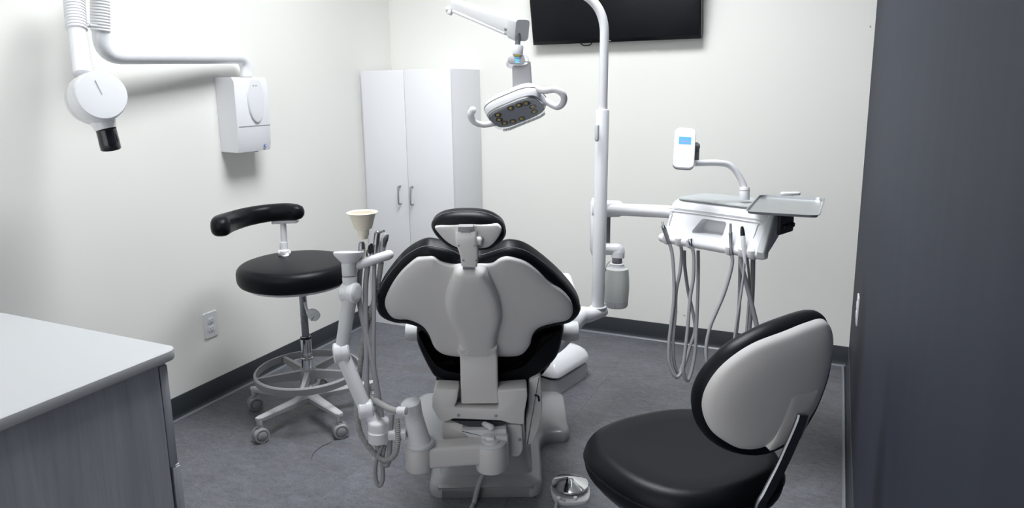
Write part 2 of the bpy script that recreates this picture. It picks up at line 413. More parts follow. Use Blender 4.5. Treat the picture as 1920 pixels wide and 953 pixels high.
# ------------------------------------------------------------------ wall television
tv_bl = ony(999.7, 83, 3.685); tv_br = ony(1314.7, 74.6, 3.685)
tz = (tv_bl.z+tv_br.z)/2; tw = tv_br.x-tv_bl.x
th = math.radians(11.5)
TM = frame(Vector((tv_bl.x, 3.685, tz)), Vector((1,0,0)), Vector((0, -math.sin(th), math.cos(th))), Vector((0, -math.cos(th), -math.sin(th))))
t = thing('television', 'black flat-screen television tilted down on the back wall', 'television', ((tv_bl.x+tv_br.x)/2, 3.66, tz))
bm = B(); rbox(bm, (0, 0, -.03), (tw, .53, 0), .003, 2, TM); obj('housing', bm, 'bezel_black', t)
bm = B(); rbox(bm, (.009, .018, -.003), (tw-.009, .521, .001), .0005, 1, TM); obj('screen', bm, 'screen_black', t)
bm = B(); rbox(bm, (tw*.455, .006, -.001), (tw*.488, .0105, .0012), 0, 1, TM); obj('badge', bm, 'logo_gray', t, label='small grey maker badge')
bm = B(); rbox(bm, (tw*.765, .0015, -.012), (tw*.8, .004, .0015), 0, 1, TM); obj('sensor', bm, 'black_plastic', t)
bm = B(); rbox(bm, (tv_bl.x+tw/2-.12, 3.665, tz+.15), (tv_bl.x+tw/2+.12, YB-.001, tz+.3), .003, 1); obj('wall_bracket', bm, 'black_plastic', t)
bm = B(); c = tv_bl.x+tw*.33
tube(bm, [Vector((c-.035, 3.705, tz+.03)), Vector((c-.028, 3.705, tz-.002)), Vector((c, 3.705, tz-.012)), Vector((c+.028, 3.705, tz-.004)), Vector((c+.035, 3.705, tz+.03))], .003, 8, 6)
obj('cable', bm, 'black_plastic', t)

# ------------------------------------------------------------------ wall outlet (left) and plate (dark wall)
def plate(bm, O, U, V, N, w, h): slab(bm, rrect(w, h, .006), frame(O, U, V, N), [(0, 0), (0, .003), (.002, .0055), (.006, .006)])
t = thing('wall_outlet', 'white double electrical outlet on the left wall', 'outlet', (XL, 2.198, .30))
U, V, N = Vector((0,1,0)), Z, Vector((1,0,0)); O = Vector((XL, 2.198, .361))
bm = B(); plate(bm, O, U, V, N, .077, .12); obj('cover_plate', bm, 'white_plastic', t)
for s in (-1, 1):
    bm = B(); slab(bm, rrect(.034, .028, .008), frame(O + V*(.0195*s) + N*.0055, U, V, N), [(0,0),(0,.002),(.001,.0025)]); rc = obj('receptacle', bm, 'white_plastic', t)
    bm = B()
    for (a, b, w, h) in ((-.0065, .003, .0022, .008), (.0065, .003, .0022, .0065)): rbox(bm, (a-w/2, b-h/2, 0), (a+w/2, b+h/2, .003), 0, 1, frame(O + V*(.0195*s) + N*.0055, U, V, N))
    cyl(bm, O + V*(.0195*s-.007) + N*.0055, O + V*(.0195*s-.007) + N*.0086, .0028, seg=12); obj('slots', bm, 'socket_dark', rc)
bm = B(); cyl(bm, O + N*.005, O + N*.0068, .003, seg=12); obj('screw', bm, 'light_gray_plastic', t)
t = thing('wall_plate', 'white outlet cover on the dark wall, seen edge-on', 'outlet', (XR, 3.06, .44))
O = Vector((XR, 3.06, .50)); U, N = Vector((0,-1,0)), Vector((-1,0,0))
bm = B(); plate(bm, O, U, V, N, .077, .12); obj('cover_plate', bm, 'white_plastic', t)
for s in (-1, 1):
    bm = B(); slab(bm, rrect(.034, .028, .008), frame(O + V*(.0195*s) + N*.0055, U, V, N), [(0,0),(0,.002),(.001,.0025)]); obj('receptacle', bm, 'white_plastic', t)

# ------------------------------------------------------------------ counter in the near left corner
ZT = .86
ca = onz(330, 655, ZT); KX, KY = ca.x-.002, ca.y+.012
bm = B()
ol = []
x0, x1, y0, y1, rr_ = XL+.001, KX, .33, KY, .03
ol = [(x0, y0), (x1-.03, y0)] + [(x1-.03+.03*math.sin(a), y0+.03-.03*math.cos(a)) for a in (PI/8, PI/4, 3*PI/8, PI/2)] + [(x1-rr_+rr_*math.cos(a), y1-rr_+rr_*math.sin(a)) for a in [PI/2*k/7 for k in range(8)]] + [(x0, y1)]
p2 = [Vector((a, b, 0)) for a, b in ol]
bm = B(); f = bm.faces.new([bm.verts.new(p) for p in p2]); e = bmesh.ops.extrude_face_region(bm, geom=[f])
bmesh.ops.translate(bm, vec=(0,0,.022), verts=[v for v in e['geom'] if isinstance(v, bmesh.types.BMVert)])
bmesh.ops.bevel(bm, geom=[ed for ed in bm.edges if abs(ed.verts[0].co.z-ed.verts[1].co.z) < 1e-6], offset=.002, segments=2, profile=.5, affect='EDGES')
bmesh.ops.translate(bm, vec=(0,0,ZT-.022), verts=bm.verts)
obj('countertop', bm, 'worktop_laminate', label='white laminate worktop with a rounded corner on the grey cabinet', cat='countertop')
t = thing('base_cabinet', 'grey woodgrain drawer cabinet under the white worktop', 'cabinet', ((XL+KX)/2, (y0+KY)/2, 0))
zc = ZT-.022; px_ = KX-.016; py_ = KY-.045
bm = B(); rbox(bm, (XL+.001, y0+.03, .08), (px_-.018, py_-.001, zc-.001), .001, 1); obj('carcass', bm, 'mid_gray', t)
bm = B(); rbox(bm, (px_-.018, y0+.02, .0), (px_, py_, zc-.001), .001, 1); obj('end_panel', bm, 'gray_wood', t)
bm = B(); rbox(bm, (XL+.001, y0+.03, 0), (px_-.02, py_-.07, .08), .001, 1); obj('toe_kick', bm, 'dark_gray', t)
dz = [(.595, zc-.012, 0), (.34, .588, .006), (.09, .333, .006)]
ws = (px_-XL-.004)/2
for c_ in range(2):
    for (za, zb, o_) in dz:
        xb = px_-.001-c_*ws; xa = xb-ws+.003
        bm = B(); rbox(bm, (xa, py_+.003+o_, za), (xb, py_+.022+o_, zb), .0012, 2); d = obj('drawer', bm, 'gray_wood', t)
        bm = B(); rbox(bm, (xa+.004, py_+.003+o_, zb), (xb-.004, py_+.0225+o_, zb+.004), .001, 1); obj('edge_pull', bm, 'white_plastic', d, label='pale pull strip along the drawer top')

# ------------------------------------------------------------------ wall-mounted x-ray unit
t = thing('dental_xray_unit', 'white wall-mounted dental x-ray arm with round tube head', 'x-ray unit', (XL, 2.45, 1.13))
bx0, by0, by1, bz0, bz1 = -2.42, 2.352, 2.552, 1.13, 1.463
# housing: side profile, deeper above, tapering to the base
bm = B()
def ysec(y, s): return [Vector((XL+.001, y, bz0+.003)), Vector((bx0-.012+s, y, bz0)), Vector((bx0-.004+s, y, bz0+.03)), Vector((bx0+s, y, 1.246)), Vector((bx0+s, y, bz1-.02)), Vector((bx0-.012+s, y, bz1)), Vector((XL+.001, y, bz1+.002))]
rings(bm, [ysec(by0, -.004), ysec(by0+.006, 0), ysec(by1-.006, 0), ysec(by1, -.004)])
hb = obj('control_box', bm, 'white_plastic', t)
bm = B(); rbox(bm, (bx0-.003, by0+.006, 1.2445), (bx0+.0012, by1-.004, 1.2475), 0); obj('seam', bm, 'gray_plastic', hb)
ov = curve2([(-.046, .035), (-.05, .0), (-.043, -.06), (-.025, -.1), (0, -.116), (.025, -.1), (.043, -.06), (.05, 0), (.046, .035), (.03, .075), (0, .082), (-.03, .075)], 5)
bm = B(); slab(bm, ov, frame(Vector((bx0-.001, by0+.115, 1.375)), Vector((0,1,0)), Z, Vector((1,0,0))), [(0,0),(0,.005),(.003,.009),(.012,.011)]); obj('access_cover', bm, 'enamel_white', hb)
bm = B(); M = frame(Vector((bx0+.0095, by0+.1, 1.425)), Vector((0,1,0)), Z, Vector((1,0,0)))
slab(bm, rrect(.008,.008,.0038), M, [(0,0),(0,.001)]); rbox(bm, (.010,-.002,0), (.022,.003,.001), 0, 1, M); obj('maker_mark', bm, 'logo_gray', hb)
bm = B(); P = onx(498.5, 273, bx0+.0005); P.x = bx0-.003
cyl(bm, P, P+Vector((.0045,0,0)), .007, bev=.0003); s_ = obj('sticker', bm, 'blue_print', hb, label='small round blue sticker')
bm = B(); cyl(bm, P+Vector((.004,0,0)), P+Vector((.0048,0,0)), .0045, bev=.0002); obj('sticker_face', bm, 'white_plastic', hb)
bm = B(); c = Vector((-2.47, 2.50, bz0-.008)); cyl(bm, c, c+Z*.012, .008); obj('cable_gland', bm, 'gray_plastic', hb)
# arm: from the box up and along, then up into the sleeve
A0 = onx(462, 140, -2.475); A1 = Vector((A0.x, A0.y, A0.z+.035))
tB = (A0-CAM).dot(_f)
B1 = at(440, 108, tB-.01); B2 = at(228, 106, 2.58); C1 = at(190, 60, 2.50); C2 = at(188, -60, 2.47)
def bend(a, corner, b, k, n=7):
    p0 = corner + (a-corner).normalized()*k; p2 = corner + (b-corner).normalized()*k
    return [p0*(1-u)**2 + corner*2*u*(1-u) + p2*u*u for u in [i/n for i in range(n+1)]]
k1 = at(462, 108, tB-.005)
path = [A0-Z*.01, A0] + bend(A0, k1, B2, .07)
k2 = at(188, 106, 2.51)
path += bend(k1, k2, C2, .085) + [C1, C2]
nA = len(path)
bm = B(); tube(bm, path, [.0275 if i < 11 else .0268 for i in range(nA)], 20); arm_ = obj('support_arm', bm, 'enamel_white', t)
bm = B(); lathe(bm, A0-Z*.012, Z, [(.02,0),(.027,.002),(.027,.016),(.022,.02)]); obj('pivot_collar', bm, 'white_plastic', t)
def sleeve(name, a, b, r):
    L = (b-a).length; n = 20; prof = [(r*.8, 0)]
    for k in range(n):
        h = .004 + (L-.008)*k/n; s = (L-.008)/n
        prof += [(r*.93, h), (r, h+s*.2), (r, h+s*.55), (r*.93, h+s*.75)]
    prof.append((r*.8, L)); bm = B(); lathe(bm, a, b-a, prof, 28); return obj(name, bm, 'sleeve_white', t)
sleeve('corrugated_sleeve', at(188.5, 61, 2.50), at(186, -55, 2.47), .0325)
H0 = at(155, 140, 2.27); H1 = at(144, 58, 2.33); H2 = at(134, -55, 2.36)
bm = B(); tube(bm, [H0, at(149.5, 95, 2.30), H1, H2], [.028, .0275, .0268, .0265], 20); obj('head_arm', bm, 'enamel_white', t)
sleeve('corrugated_sleeve', H1, H2, .0325)
bm = B(); cyl(bm, at(158, 47, 2.36), at(182, 49, 2.46), .005); cyl(bm, at(166, 47.5, 2.39), at(170, 48, 2.40), .0075); obj('link_pin', bm, 'light_gray_plastic', t)
# tube head: short drum whose face looks to the viewer's right
HC_ = at(190, 177, 2.2); HX = camvec(-60, 3, 2.2, .06).normalized()     # drum axis runs back and left
Hup = (Z - HX*Z.dot(HX)).normalized(); Hs = HX.cross(Hup)
def oval(rx, ry, n=40): return [(rx*math.cos(2*PI*k/n), ry*math.sin(2*PI*k/n)*(1.0 + (.10 if math.sin(2*PI*k/n) < 0 else 0))) for k in range(n)]
HXd = camvec(-34, 2, 2.2, .055); HXn = HXd.normalized(); Hup = (Z - HXn*Z.dot(HXn)).normalized(); Hs = Hup.cross(HXn)
HM = frame(HC_, Hs, Hup, HXn)
bm = B(); slab(bm, oval(.076, .073), HM, [(.006,.004),(.002,.004),(0,.006),(-.004,.05),(-.004,.083),(-.002,.086)]); hd = obj('tube_head', bm, 'enamel_white', t)
bm = B(); slab(bm, oval(.0765, .0735), HM, [(.0,.085),(.0,.0885)]); obj('head_seam', bm, 'dark_gray', hd)
bm = B(); slab(bm, oval(.0775, .0745), HM, [(0,.0885),(-.001,.094),(.002,.108),(.014,.122),(.035,.128)]); obj('head_cover', bm, 'enamel_white', hd)
bm = B(); slab(bm, oval(.0745,.0715), HM, [(0,.006),(0,-.003),(.003,-.006)], dome=[(.003,-.006),(.02,-.0075),(.08,-.009)]); obj('face_plate', bm, 'enamel_white', hd)
bm = B(); rbox(bm, (-.001, .0, -.0105), (.001, .045, -.0078), 0, 1, HM @ Matrix.Rotation(math.radians(-16), 4, 'Z')); obj('angle_scale', bm, 'faint_print', hd)
N0 = at(184, 203, 2.25); N1 = at(199, 243, 2.26); N2 = at(208.5, 281, 2.285)
ax = (N2-N1).normalized()
bm = B(); lathe(bm, N0, N1-N0, [(.058,-.02),(.05,.0),(.040,(N1-N0).length*.45),(.0335,(N1-N0).length*.8),(.031,(N1-N0).length)], 32); obj('cone_neck', bm, 'enamel_white', hd)
L = (N2-N1).length; bm = B(); lathe(bm, N1-ax*.004, ax, [(.022,0),(.0295,.0005),(.0298,.003),(.0298,L*.55),(.0303,L*.56),(.0303,L),(.029,L+.002),(.024,L),(.024,L*.3)], 32); obj('aiming_cone', bm, 'cone_black', hd, label='short black aiming cone')

# ------------------------------------------------------------------ stools
def caster(t, P, a, m_hood='gray_plastic', r=.031):
    """twin-wheel caster standing on the floor at P, hood turned to angle a"""
    d = Vector((math.cos(a), math.sin(a), 0)); s = Vector((-d.y, d.x, 0)); c = Vector((P.x, P.y, r))
    bm = B(); secs = []
    for w in (-.006, .006):
        pr = [c + s*w + (d*math.cos(q) + Z*math.sin(q))*(r*.93) for q in [math.radians(k) for k in range(-10, 200, 15)]] + [c + s*w - d*.006, c + s*w - Z*.004]
        secs.append(pr)
    rings(bm, secs); cyl(bm, c + Z*(r*.6) + d*.0, Vector((P.x, P.y, r*2+.03)), .0075, seg=14); cyl(bm, c + Z*(r*.85), c + Z*(r*1.12), .013, seg=16)
    h = obj('caster', bm, m_hood, t)
    for k in (-1, 1):
        bm = B(); lathe(bm, c + s*(k*.0075), s*k, [(r*.7,0),(r*.97,.001),(r,.004),(r,.013),(r*.93,.016),(r*.72,.0165),(r*.68,.0145),(.004,.0145)], 26)
        wh = obj('wheel', bm, 'gray_plastic', h)
        bm = B(); lathe(bm, c + s*(k*.0215), s*k, [(r*.72,0),(r*.72,.0015),(r*.66,.0015),(.003,.0014)], 22); obj('cap_ring', bm, 'black_plastic', h)
        bm = B(); lathe(bm, c + s*(k*.0215), s*k, [(r*.60,0),(r*.64,.0022),(r*.60,.0032),(.003,.0038)], 20); obj('wheel_cap', bm, 'gray_plastic', h)
def star_base(t, C, rad, a0, zhub, m, r_c=.031):
    for k in range(5):
        a = a0 + 2*PI*k/5; d = Vector((math.cos(a), math.sin(a), 0)); s = Vector((-d.y, d.x, 0)); secs = []
        for u in [0, .25, .5, .75, .92, 1.0]:
            p = C + d*(.02 + (rad-.005)*u); zt = zhub + (r_c*2+.046-zhub)*u**1.15; w = (.024-.009*u); h = (.030-.012*u)
            if u == 1.0: w *= .55; h *= .7
            secs.append([p + s*x*w + Z*(zt-h/2+y*h/2) for x, y in ((-.75,1),(.75,1),(1,.55),(.85,-1),(-.85,-1),(-1,.55))])
        bm = B(); rings(bm, secs); p = C + d*rad; cyl(bm, Vector((p.x,p.y,r_c*2+.008)), Vector((p.x,p.y,r_c*2+.042)), .012, seg=16)
        obj('leg', bm, m, t); caster(t, C + d*rad, math.radians(-122 + [0, 6, -8, 20, -15][k]), r=r_c)
    bm = B(); lathe(bm, Vector((C.x, C.y, zhub-.045)), Z, [(.024,0),(.032,.004),(.036,.03),(.036,.05),(.03,.06),(.02,.062)]); obj('hub', bm, m, t)
def cushion_round(bm, O, X, Y, outline, thick, crown=.012, edge=.032):
    M = frame(O, X, Y, Z); n = 7; prof = []
    for k in range(n+1):
        a = PI/2*k/n; prof.append((edge*.55*(1-math.sin(a)), -thick + edge*(1-math.cos(a))))
    for k in range(n+1):
        a = PI/2*k/n; prof.append((edge*(1-math.cos(a)), -edge*.0 - edge*(1-math.sin(a))))
    big = max(math.hypot(*p) for p in outline)
    for s in (.25, .45, .65, .85, .97):
        prof.append((None, s, crown*(1-(1-s)**2)))
    p = [tuple(q) for q in outline]
    if area2(p) < 0: p = p[::-1]
    top = inset(p, edge); secs = []
    for q in prof:
        if q[0] is None: secs.append([M @ Vector((x*(1-q[1]), y*(1-q[1]), q[2])) for x, y in top])
        else: secs.append([M @ Vector((x, y, q[1])) for x, y in inset(p, q[0])])
    return rings(bm, secs)

# assistant's stool by the left wall
SC0 = Vector((-2.02, 2.24, 0))
t = thing('assistant_stool', 'tall black assistant stool with foot ring and curved body rest by left wall', 'stool', SC0)
star_base(t, SC0, .272, math.radians(192), .105, 'leg_gray')
seatc = Vector((SC0.x-.02, SC0.y-.005, .695))
bm = B(); cushion_round(bm, seatc, Vector((1,0,0)), Vector((0,1,0)), supell(.236, .236, 2.1, 56), .085, .004, .036); obj('seat', bm, 'black_vinyl', t)
bm = B(); lathe(bm, seatc - Z*.105, Z, [(.13,0),(.2,.006),(.212,.014),(.214,.024)], 48); obj('seat_pan', bm, 'white_plastic', t)
zs = .59
bm = B(); lathe(bm, Vector((SC0.x, SC0.y, zs-.045)), Z, [(.018,0),(.036,.008),(.05,.03),(.06,.048)], 24)
rbox(bm, (SC0.x-.07, SC0.y-.06, zs-.012), (SC0.x+.07, SC0.y+.06, zs+.004), .004); 
for k in (-1, 1): cyl(bm, Vector((SC0.x-.09, SC0.y+.02*k-.03, zs-.012)), Vector((SC0.x-.05, SC0.y+.02*k-.03, zs-.012)), .008, seg=14)
obj('mechanism', bm, 'white_plastic', t)
lp = [at(572, 568, 2.92), at(575, 580, 2.90), at(582, 592, 2.89), at(588, 597, 2.885)]
bm = B(); tube(bm, lp, [.006, .006, .012, .014], 12, 5)
hmv = frame(at(585, 589, 2.885), camvec(24, 14, 1, 0).normalized(), camvec(-14, 24, 1, 0).normalized(), -_f)
slab(bm, curve2([(-.022,-.006),(-.01,-.02),(.01,-.024),(.03,-.016),(.034,.004),(.024,.02),(.0,.02),(-.018,.01)], 4), hmv, rprof(.012, .005, 3, -.006)); obj('height_lever', bm, 'light_gray_plastic', t)
bm = B(); cyl(bm, SC0+Z*.36, SC0+Z*(zs-.03), .0155); cyl(bm, SC0+Z*.43, SC0+Z*.436, .0163); cyl(bm, SC0+Z*.46, SC0+Z*.466, .0163); obj('gas_lift', bm, 'brushed', t)
bm = B(); lathe(bm, SC0+Z*.12, Z, [(.02,0),(.0245,.003),(.0245,.148),(.0225,.15),(.0225,.232),(.0215,.24),(.019,.244)], 28); obj('column', bm, 'chrome', t)
bm = B(); lathe(bm, SC0+Z*.352, Z, [(.019,0),(.0235,.001),(.0235,.009),(.018,.012)], 28); obj('column_ring', bm, 'black_plastic', t)
# foot ring: flat band with spokes and a hub
zr = .205; RR = .218
bm = B(); nn = 64; pr = [(RR-.006,zr-.017),(RR+.003,zr-.017),(RR+.006,zr+.010),(RR+.002,zr+.015),(RR-.005,zr+.015),(RR-.007,zr+.008)]
rings(bm, [[SC0 + Vector((math.cos(2*PI*k/nn)*r_, math.sin(2*PI*k/nn)*r_, z_)) for r_, z_ in pr] for k in range(nn)], closed=True); fr = obj('foot_ring', bm, 'gray_plastic', t)
for k in range(5):
    a = math.radians(232) + 2*PI*k/5; d = Vector((math.cos(a), math.sin(a), 0)); s = Vector((-d.y, d.x, 0))
    bm = B(); rings(bm, [[SC0 + d*u + s*x*w + Z*(zr-.003+y) for x, y in ((-1,.012),(1,.012),(1.25,-h),(-1.25,-h))] for u, w, h in ((.025,.011,.03),(.09,.009,.022),(RR-.004,.007,.012))]); obj('spoke', bm, 'gray_plastic', fr)
bm = B(); lathe(bm, SC0+Z*(zr-.055), Z, [(.026,0),(.036,.004),(.037,.058),(.034,.066),(.026,.068)], 28); obj('ring_hub', bm, 'gray_plastic', fr)
# body rest: bent padded bar on a post behind the seat
tp = 3.09
PB = at(533, 470, tp); PT = at(531, 419, tp-.01)
bm = B(); cyl(bm, at(536, 530, tp-.1), at(535.5, 476, tp-.02), .016); rbox(bm, (-.02,-.02,-.012), (.02,.02,.012), .004, 2, Matrix.Translation(at(533, 474, tp-.02))); cyl(bm, at(521, 474, tp-.03), at(545, 474, tp-.01), .011)
tube(bm, [at(536, 528, tp-.1), at(550, 548, 2.97)], .014, 12); obj('rest_bracket', bm, 'white_plastic', t)
bm = B(); cyl(bm, PB-Z*.02, PT+Z*.01, .0135, bev=.001); cyl(bm, PB+Z*.005, PB+Z*.04, .0165, bev=.001); obj('rest_post', bm, 'white_plastic', t)
bm = B(); rbox(bm, (-.055,-.022,-.008), (.055,.022,.006), .003, 2, frame(at(535, 415, tp-.01), camvec(1,-.04,1,.0).normalized(), F0, Z)); obj('rest_plate', bm, 'white_plastic', t)
ctr = [at(556, 398, 3.06), at(535, 397, 3.07), at(500, 400, 3.06), at(462, 407, 3.0), at(432, 416, 2.9), at(417, 422, 2.8), at(414, 425, 2.755)]
bm = B(); sect = [(.95*math.copysign(abs(math.cos(q))**.75, math.cos(q)), 1.0*math.copysign(abs(math.sin(q))**.75, math.sin(q))) for q in [2*PI*k/20 for k in range(20)]]
tube(bm, ctr, [.034,.037,.038,.039,.040,.042,.040], 20, 6, roundcap=True, sect=sect, up=(0,0,1)); obj('body_rest', bm, 'black_vinyl', t)

# operator's stool in the near right
OC = onz(1283, 838, .55); OC.z = 0
fa = YAW + math.radians(24)                       # it faces left and away
FX = Vector((-math.sin(fa), math.cos(fa), 0)); FS = Vector((FX.y, -FX.x, 0))   # forward, right
t = thing('operator_stool', 'low black operator stool with grey-shelled backrest in the near right', 'stool', OC)
star_base(t, OC, .25, math.radians(20), .10, 'light_gray_plastic')
SO = OC + Z*.553
base = [(-.215*math.sin(q), 0) for q in (0,)]
so = []
for q in [2*PI*k/60 for k in range(60)]:
    c, s = math.cos(q), math.sin(q); e = 2.45
    x = .222*math.copysign(abs(c)**(2/e), c); y = .212*math.copysign(abs(s)**(2/e), s)
    x *= 1 + .07*max(-.6, min(1, y/.2)); so.append((x, y))
bm = B(); cushion_round(bm, SO, FS, FX, so, .085, -.006, .040); se = obj('seat', bm, 'black_vinyl', t)
bm = B(); M = frame(SO, FS, FX, Z); ss = inset(so if area2(so) > 0 else so[::-1], -.0005); tube(bm, [M @ Vector((x*1.0, y*1.0, -.041)) for x, y in ss], .0022, 6, closed=True); obj('seam_piping', bm, 'black_vinyl', se)
bm = B(); slab(bm, [(x*.9, y*.9) for x, y in so], frame(SO-Z*.1, FS, FX, Z), rprof(.02, .008, 3)); obj('seat_pan', bm, 'dark_gray', t)
bm = B(); rbox(bm, (-.055,-.19,-.15), (.055,.06,-.1), .008, 2, M); rbox(bm, (-.03,-.235,-.142), (.03,-.15,-.112), .005, 2, M); cyl(bm, M @ Vector((-.07,-.12,-.13)), M @ Vector((.07,-.12,-.13)), .016); obj('mechanism', bm, 'light_gray_plastic', t)
bm = B(); cyl(bm, M @ Vector((.05,-.02,-.125)), M @ Vector((.2,-.02,-.135)), .006); cyl(bm, M @ Vector((.19,-.02,-.135)), M @ Vector((.24,-.02,-.14)), .010); obj('height_lever', bm, 'dark_gray', t)
bm = B(); cyl(bm, OC+Z*.3, OC+Z*.44, .014); obj('gas_lift', bm, 'chrome', t)
bm = B(); cyl(bm, OC+Z*.1, OC+Z*.31, .025); obj('column', bm, 'black_plastic', t)
# backrest: tilted oval, shell behind, pad in front
BT = math.radians(13)
Bn = (-FX*math.cos(BT) - Z*math.sin(BT)*.0 - Z*math.sin(BT)); Bn.normalize()          # rearward normal
Bu = FS.copy(); Bv = Bu.cross(-Bn).normalized()
if Bv.z < 0: Bv = -Bv
BP = onplane(1440, 730, OC - FX*.215 + Z*.7, Bn)
BW = .45
def bxy(x, y, off=0.0):
    o = off
    for _ in range(60):
        q = onplane(x, y, BP + Bn*o, Bn) - BP; o = o*.8 + .2*(off - BW*q.dot(Bu)**2)
    return (q.dot(Bu), q.dot(Bv))
sh = [(1327,771),(1337,731),(1369,690),(1421,654),(1482,630),(1522,614),(1552,607),(1564,626),(1562,670),(1544,735),(1522,779),(1495,812),(1442,838),(1401,846),(1369,835),(1341,811)]
pd = [(1309,771),(1315,735),(1338,697),(1381,656),(1441,622),(1498,600),(1534,591),(1551,599),(1560,640),(1555,690),(1540,738),(1520,780),(1490,822),(1435,852),(1385,853),(1343,836),(1318,808)]
BM = frame(BP, Bu, Bv, Bu.cross(Bv)); sg = 1 if Bu.cross(Bv).dot(Bn) > 0 else -1
warp = lambda x, y: -sg*(BW*x*x)
shl = curve2([bxy(*p, off=.012) for p in sh], 6); pdl = curve2([bxy(*p, off=-.018) for p in pd], 6)
bm = B(); slab(bm, pdl, BM, [(d_, -sg*.004 - sg*z_) for d_, z_ in rprof(.055, .024, 5)], warp); obj('back_pad', bm, 'black_vinyl', t)
bm = B(); slab(bm, shl, BM, [(-.002, -sg*.004), (0, sg*.006), (.004, sg*.012), (.010, sg*.0165)], warp, [(.01, sg*.0165), (.022, sg*.0225), (.04, sg*.0265), (.07, sg*.029), (.15, sg*.03)], g=.01); bs = obj('back_shell', bm, 'warm_plastic', t)
bl = [bxy(*p, off=.022) for p in [(1483,738),(1522,731),(1529,736),(1500,815),(1487,818),(1440,842),(1452,815),(1472,760)]]
bm = B(); slab(bm, curve2(bl, 4), BM, [(0, sg*.015), (0, sg*.0285), (.004, sg*.030)], warp); obj('strut_cover', bm, 'warm_plastic', bs)
def bpt(x, y, off):
    a, b = bxy(x, y, off); return BP + Bu*a + Bv*b + Bn*(off-BW*a*a)
tS = (M @ Vector((0,-.25,-.06))-CAM).dot(_f)
st = [bpt(1505, 778, .036), bpt(1500, 795, .040), at(1486, 828, tS-.01), at(1465, 874, tS-.015), at(1440, 922, tS-.015), at(1424, 953, tS-.005), M @ Vector((0,-.235,-.128)), M @ Vector((0,-.18,-.135))]
bm = B(); tube(bm, st, 1.0, 8, 5, sect=[(-.004,-.0125),(-.004,.0125),(0,.014),(.004,.0125),(.004,-.0125),(0,-.014)], up=tuple(FS)); obj('back_strut', bm, 'brushed', t, label='bent metal strut carrying the backrest')

# ------------------------------------------------------------------ dental chair (seen from behind, in line with the view)
CHR = -.085                                         # chair centre line, to the right of the view axis
CO = W(CHR, 2.6, 0)
CH_ = thing('dental_chair', 'black dental chair with grey shell, seen from behind in the middle of the room', 'dental chair', CO)
t = CH_
VM = Matrix(((R0.x,F0.x,0,0),(R0.y,F0.y,0,0),(0,0,1,0),(0,0,0,1)))      # (R, D, z) -> world
def vrz(x, y, D): q = pv(x, y, D); return (q.dot(R0), q.z)
def vrd(x, y, z): q = onz(x, y, z); return (q.dot(R0), q.dot(F0))
# base: T-shaped skirted casting on the floor
nl = vrd(806, 922, .0); nr = vrd(1017, 924, .0); wr = vrd(1071, 842, .0); wf = vrd(1062, 746, .0)
bx = [(nl[0]+.02, 2.225), (nr[0]-.03, 2.225), (nr[0], 2.25), (nr[0]+.004, 2.55), (nr[0]+.03, 2.60), (wr[0]-.02, 2.60), (wr[0], 2.63), (wr[0]+.002, 2.96), (wr[0]-.03, 3.0)]
cxm = (nl[0]+nr[0])/2
bx = bx + [(2*cxm-a, b) for a, b in bx[::-1]]
def densify(p, r, n=4):
    out = []
    for i in range(len(p)):
        a, b, c = Vector((*p[i-1],0)), Vector((*p[i],0)), Vector((*p[(i+1)%len(p)],0))
        k = min(r, (a-b).length*.45, (c-b).length*.45); p0 = b+(a-b).normalized()*k; p2 = b+(c-b).normalized()*k
        for j in range(n+1):
            u = j/n; q = p0*(1-u)**2 + b*2*u*(1-u) + p2*u*u; out.append((q.x, q.y))
    return out
bo = densify(bx, .03)
bm = B(); slab(bm, bo, VM, [(.0,.0),(-.002,.012),(.0,.03),(.004,.040),(.010,.046)], dome=[(.01,.046),(.03,.053),(.06,.058),(.1,.066),(.3,.07)], g=.016); obj('base', bm, 'base_gray', t)
bm = B(); secs = []
for (z_, w0, w1, d0, d1) in ((.045, nl[0]+.028, nr[0]-.028, 2.262, 2.85), (.075, nl[0]+.045, nr[0]-.045, 2.30, 2.82), (.14, nl[0]+.06, nr[0]-.06, 2.36, 2.8), (.24, nl[0]+.07, nr[0]-.07, 2.38, 2.78), (.43, nl[0]+.08, nr[0]-.08, 2.38, 2.76)):
    secs.append([VM @ Vector((x, y, z_)) for x, y in rrect(w1-w0, d1-d0, .04, 5, (w0+w1)/2, (d0+d1)/2)])
rings(bm, secs); obj('column', bm, 'base_gray', t)
# rear casting with the notch that takes the backrest arm
def prism(bm, pts, D0, D1, bev=.006, r=.01, seg=2):
    p = densify([vrz(x, y, D0) for x, y in pts], r)
    b = bmesh.new(); f = b.faces.new([b.verts.new(Vector((x, D0, z))) for x, z in p]); e = bmesh.ops.extrude_face_region(b, geom=[f])
    bmesh.ops.translate(b, vec=(0, D1-D0, 0), verts=[v for v in e['geom'] if isinstance(v, bmesh.types.BMVert)])
    if bev: bmesh.ops.bevel(b, geom=[ed for ed in b.edges if abs(ed.verts[0].co.y-ed.verts[1].co.y) < 1e-6], offset=bev, segments=seg, profile=.5, affect='EDGES')
    return merge(bm, b, VM)
bm = B(); prism(bm, [(815,729),(860,731),(857,752),(852,764),(935,768),(934,752),(933,732),(988,728),(989,745),(984,772),(983,797),(955,795),(940,790),(850,786),(835,792),(822,787),(810,765),(810,745)], 2.09, 2.165, .006, .008)
prism(bm, [(812,734),(988,733),(984,772),(983,797),(955,795),(822,787),(810,765)], 2.16, 2.36, .006); hs = obj('rear_housing', bm, 'warm_plastic', t)
for (x, y) in ((859.7,783.5),(929.7,784.5)):
    bm = B(); a = pv(x, y-4, 2.088); cyl(bm, a, a+F0*.02, .0055, seg=14); obj('screw', bm, 'gray_plastic', hs)
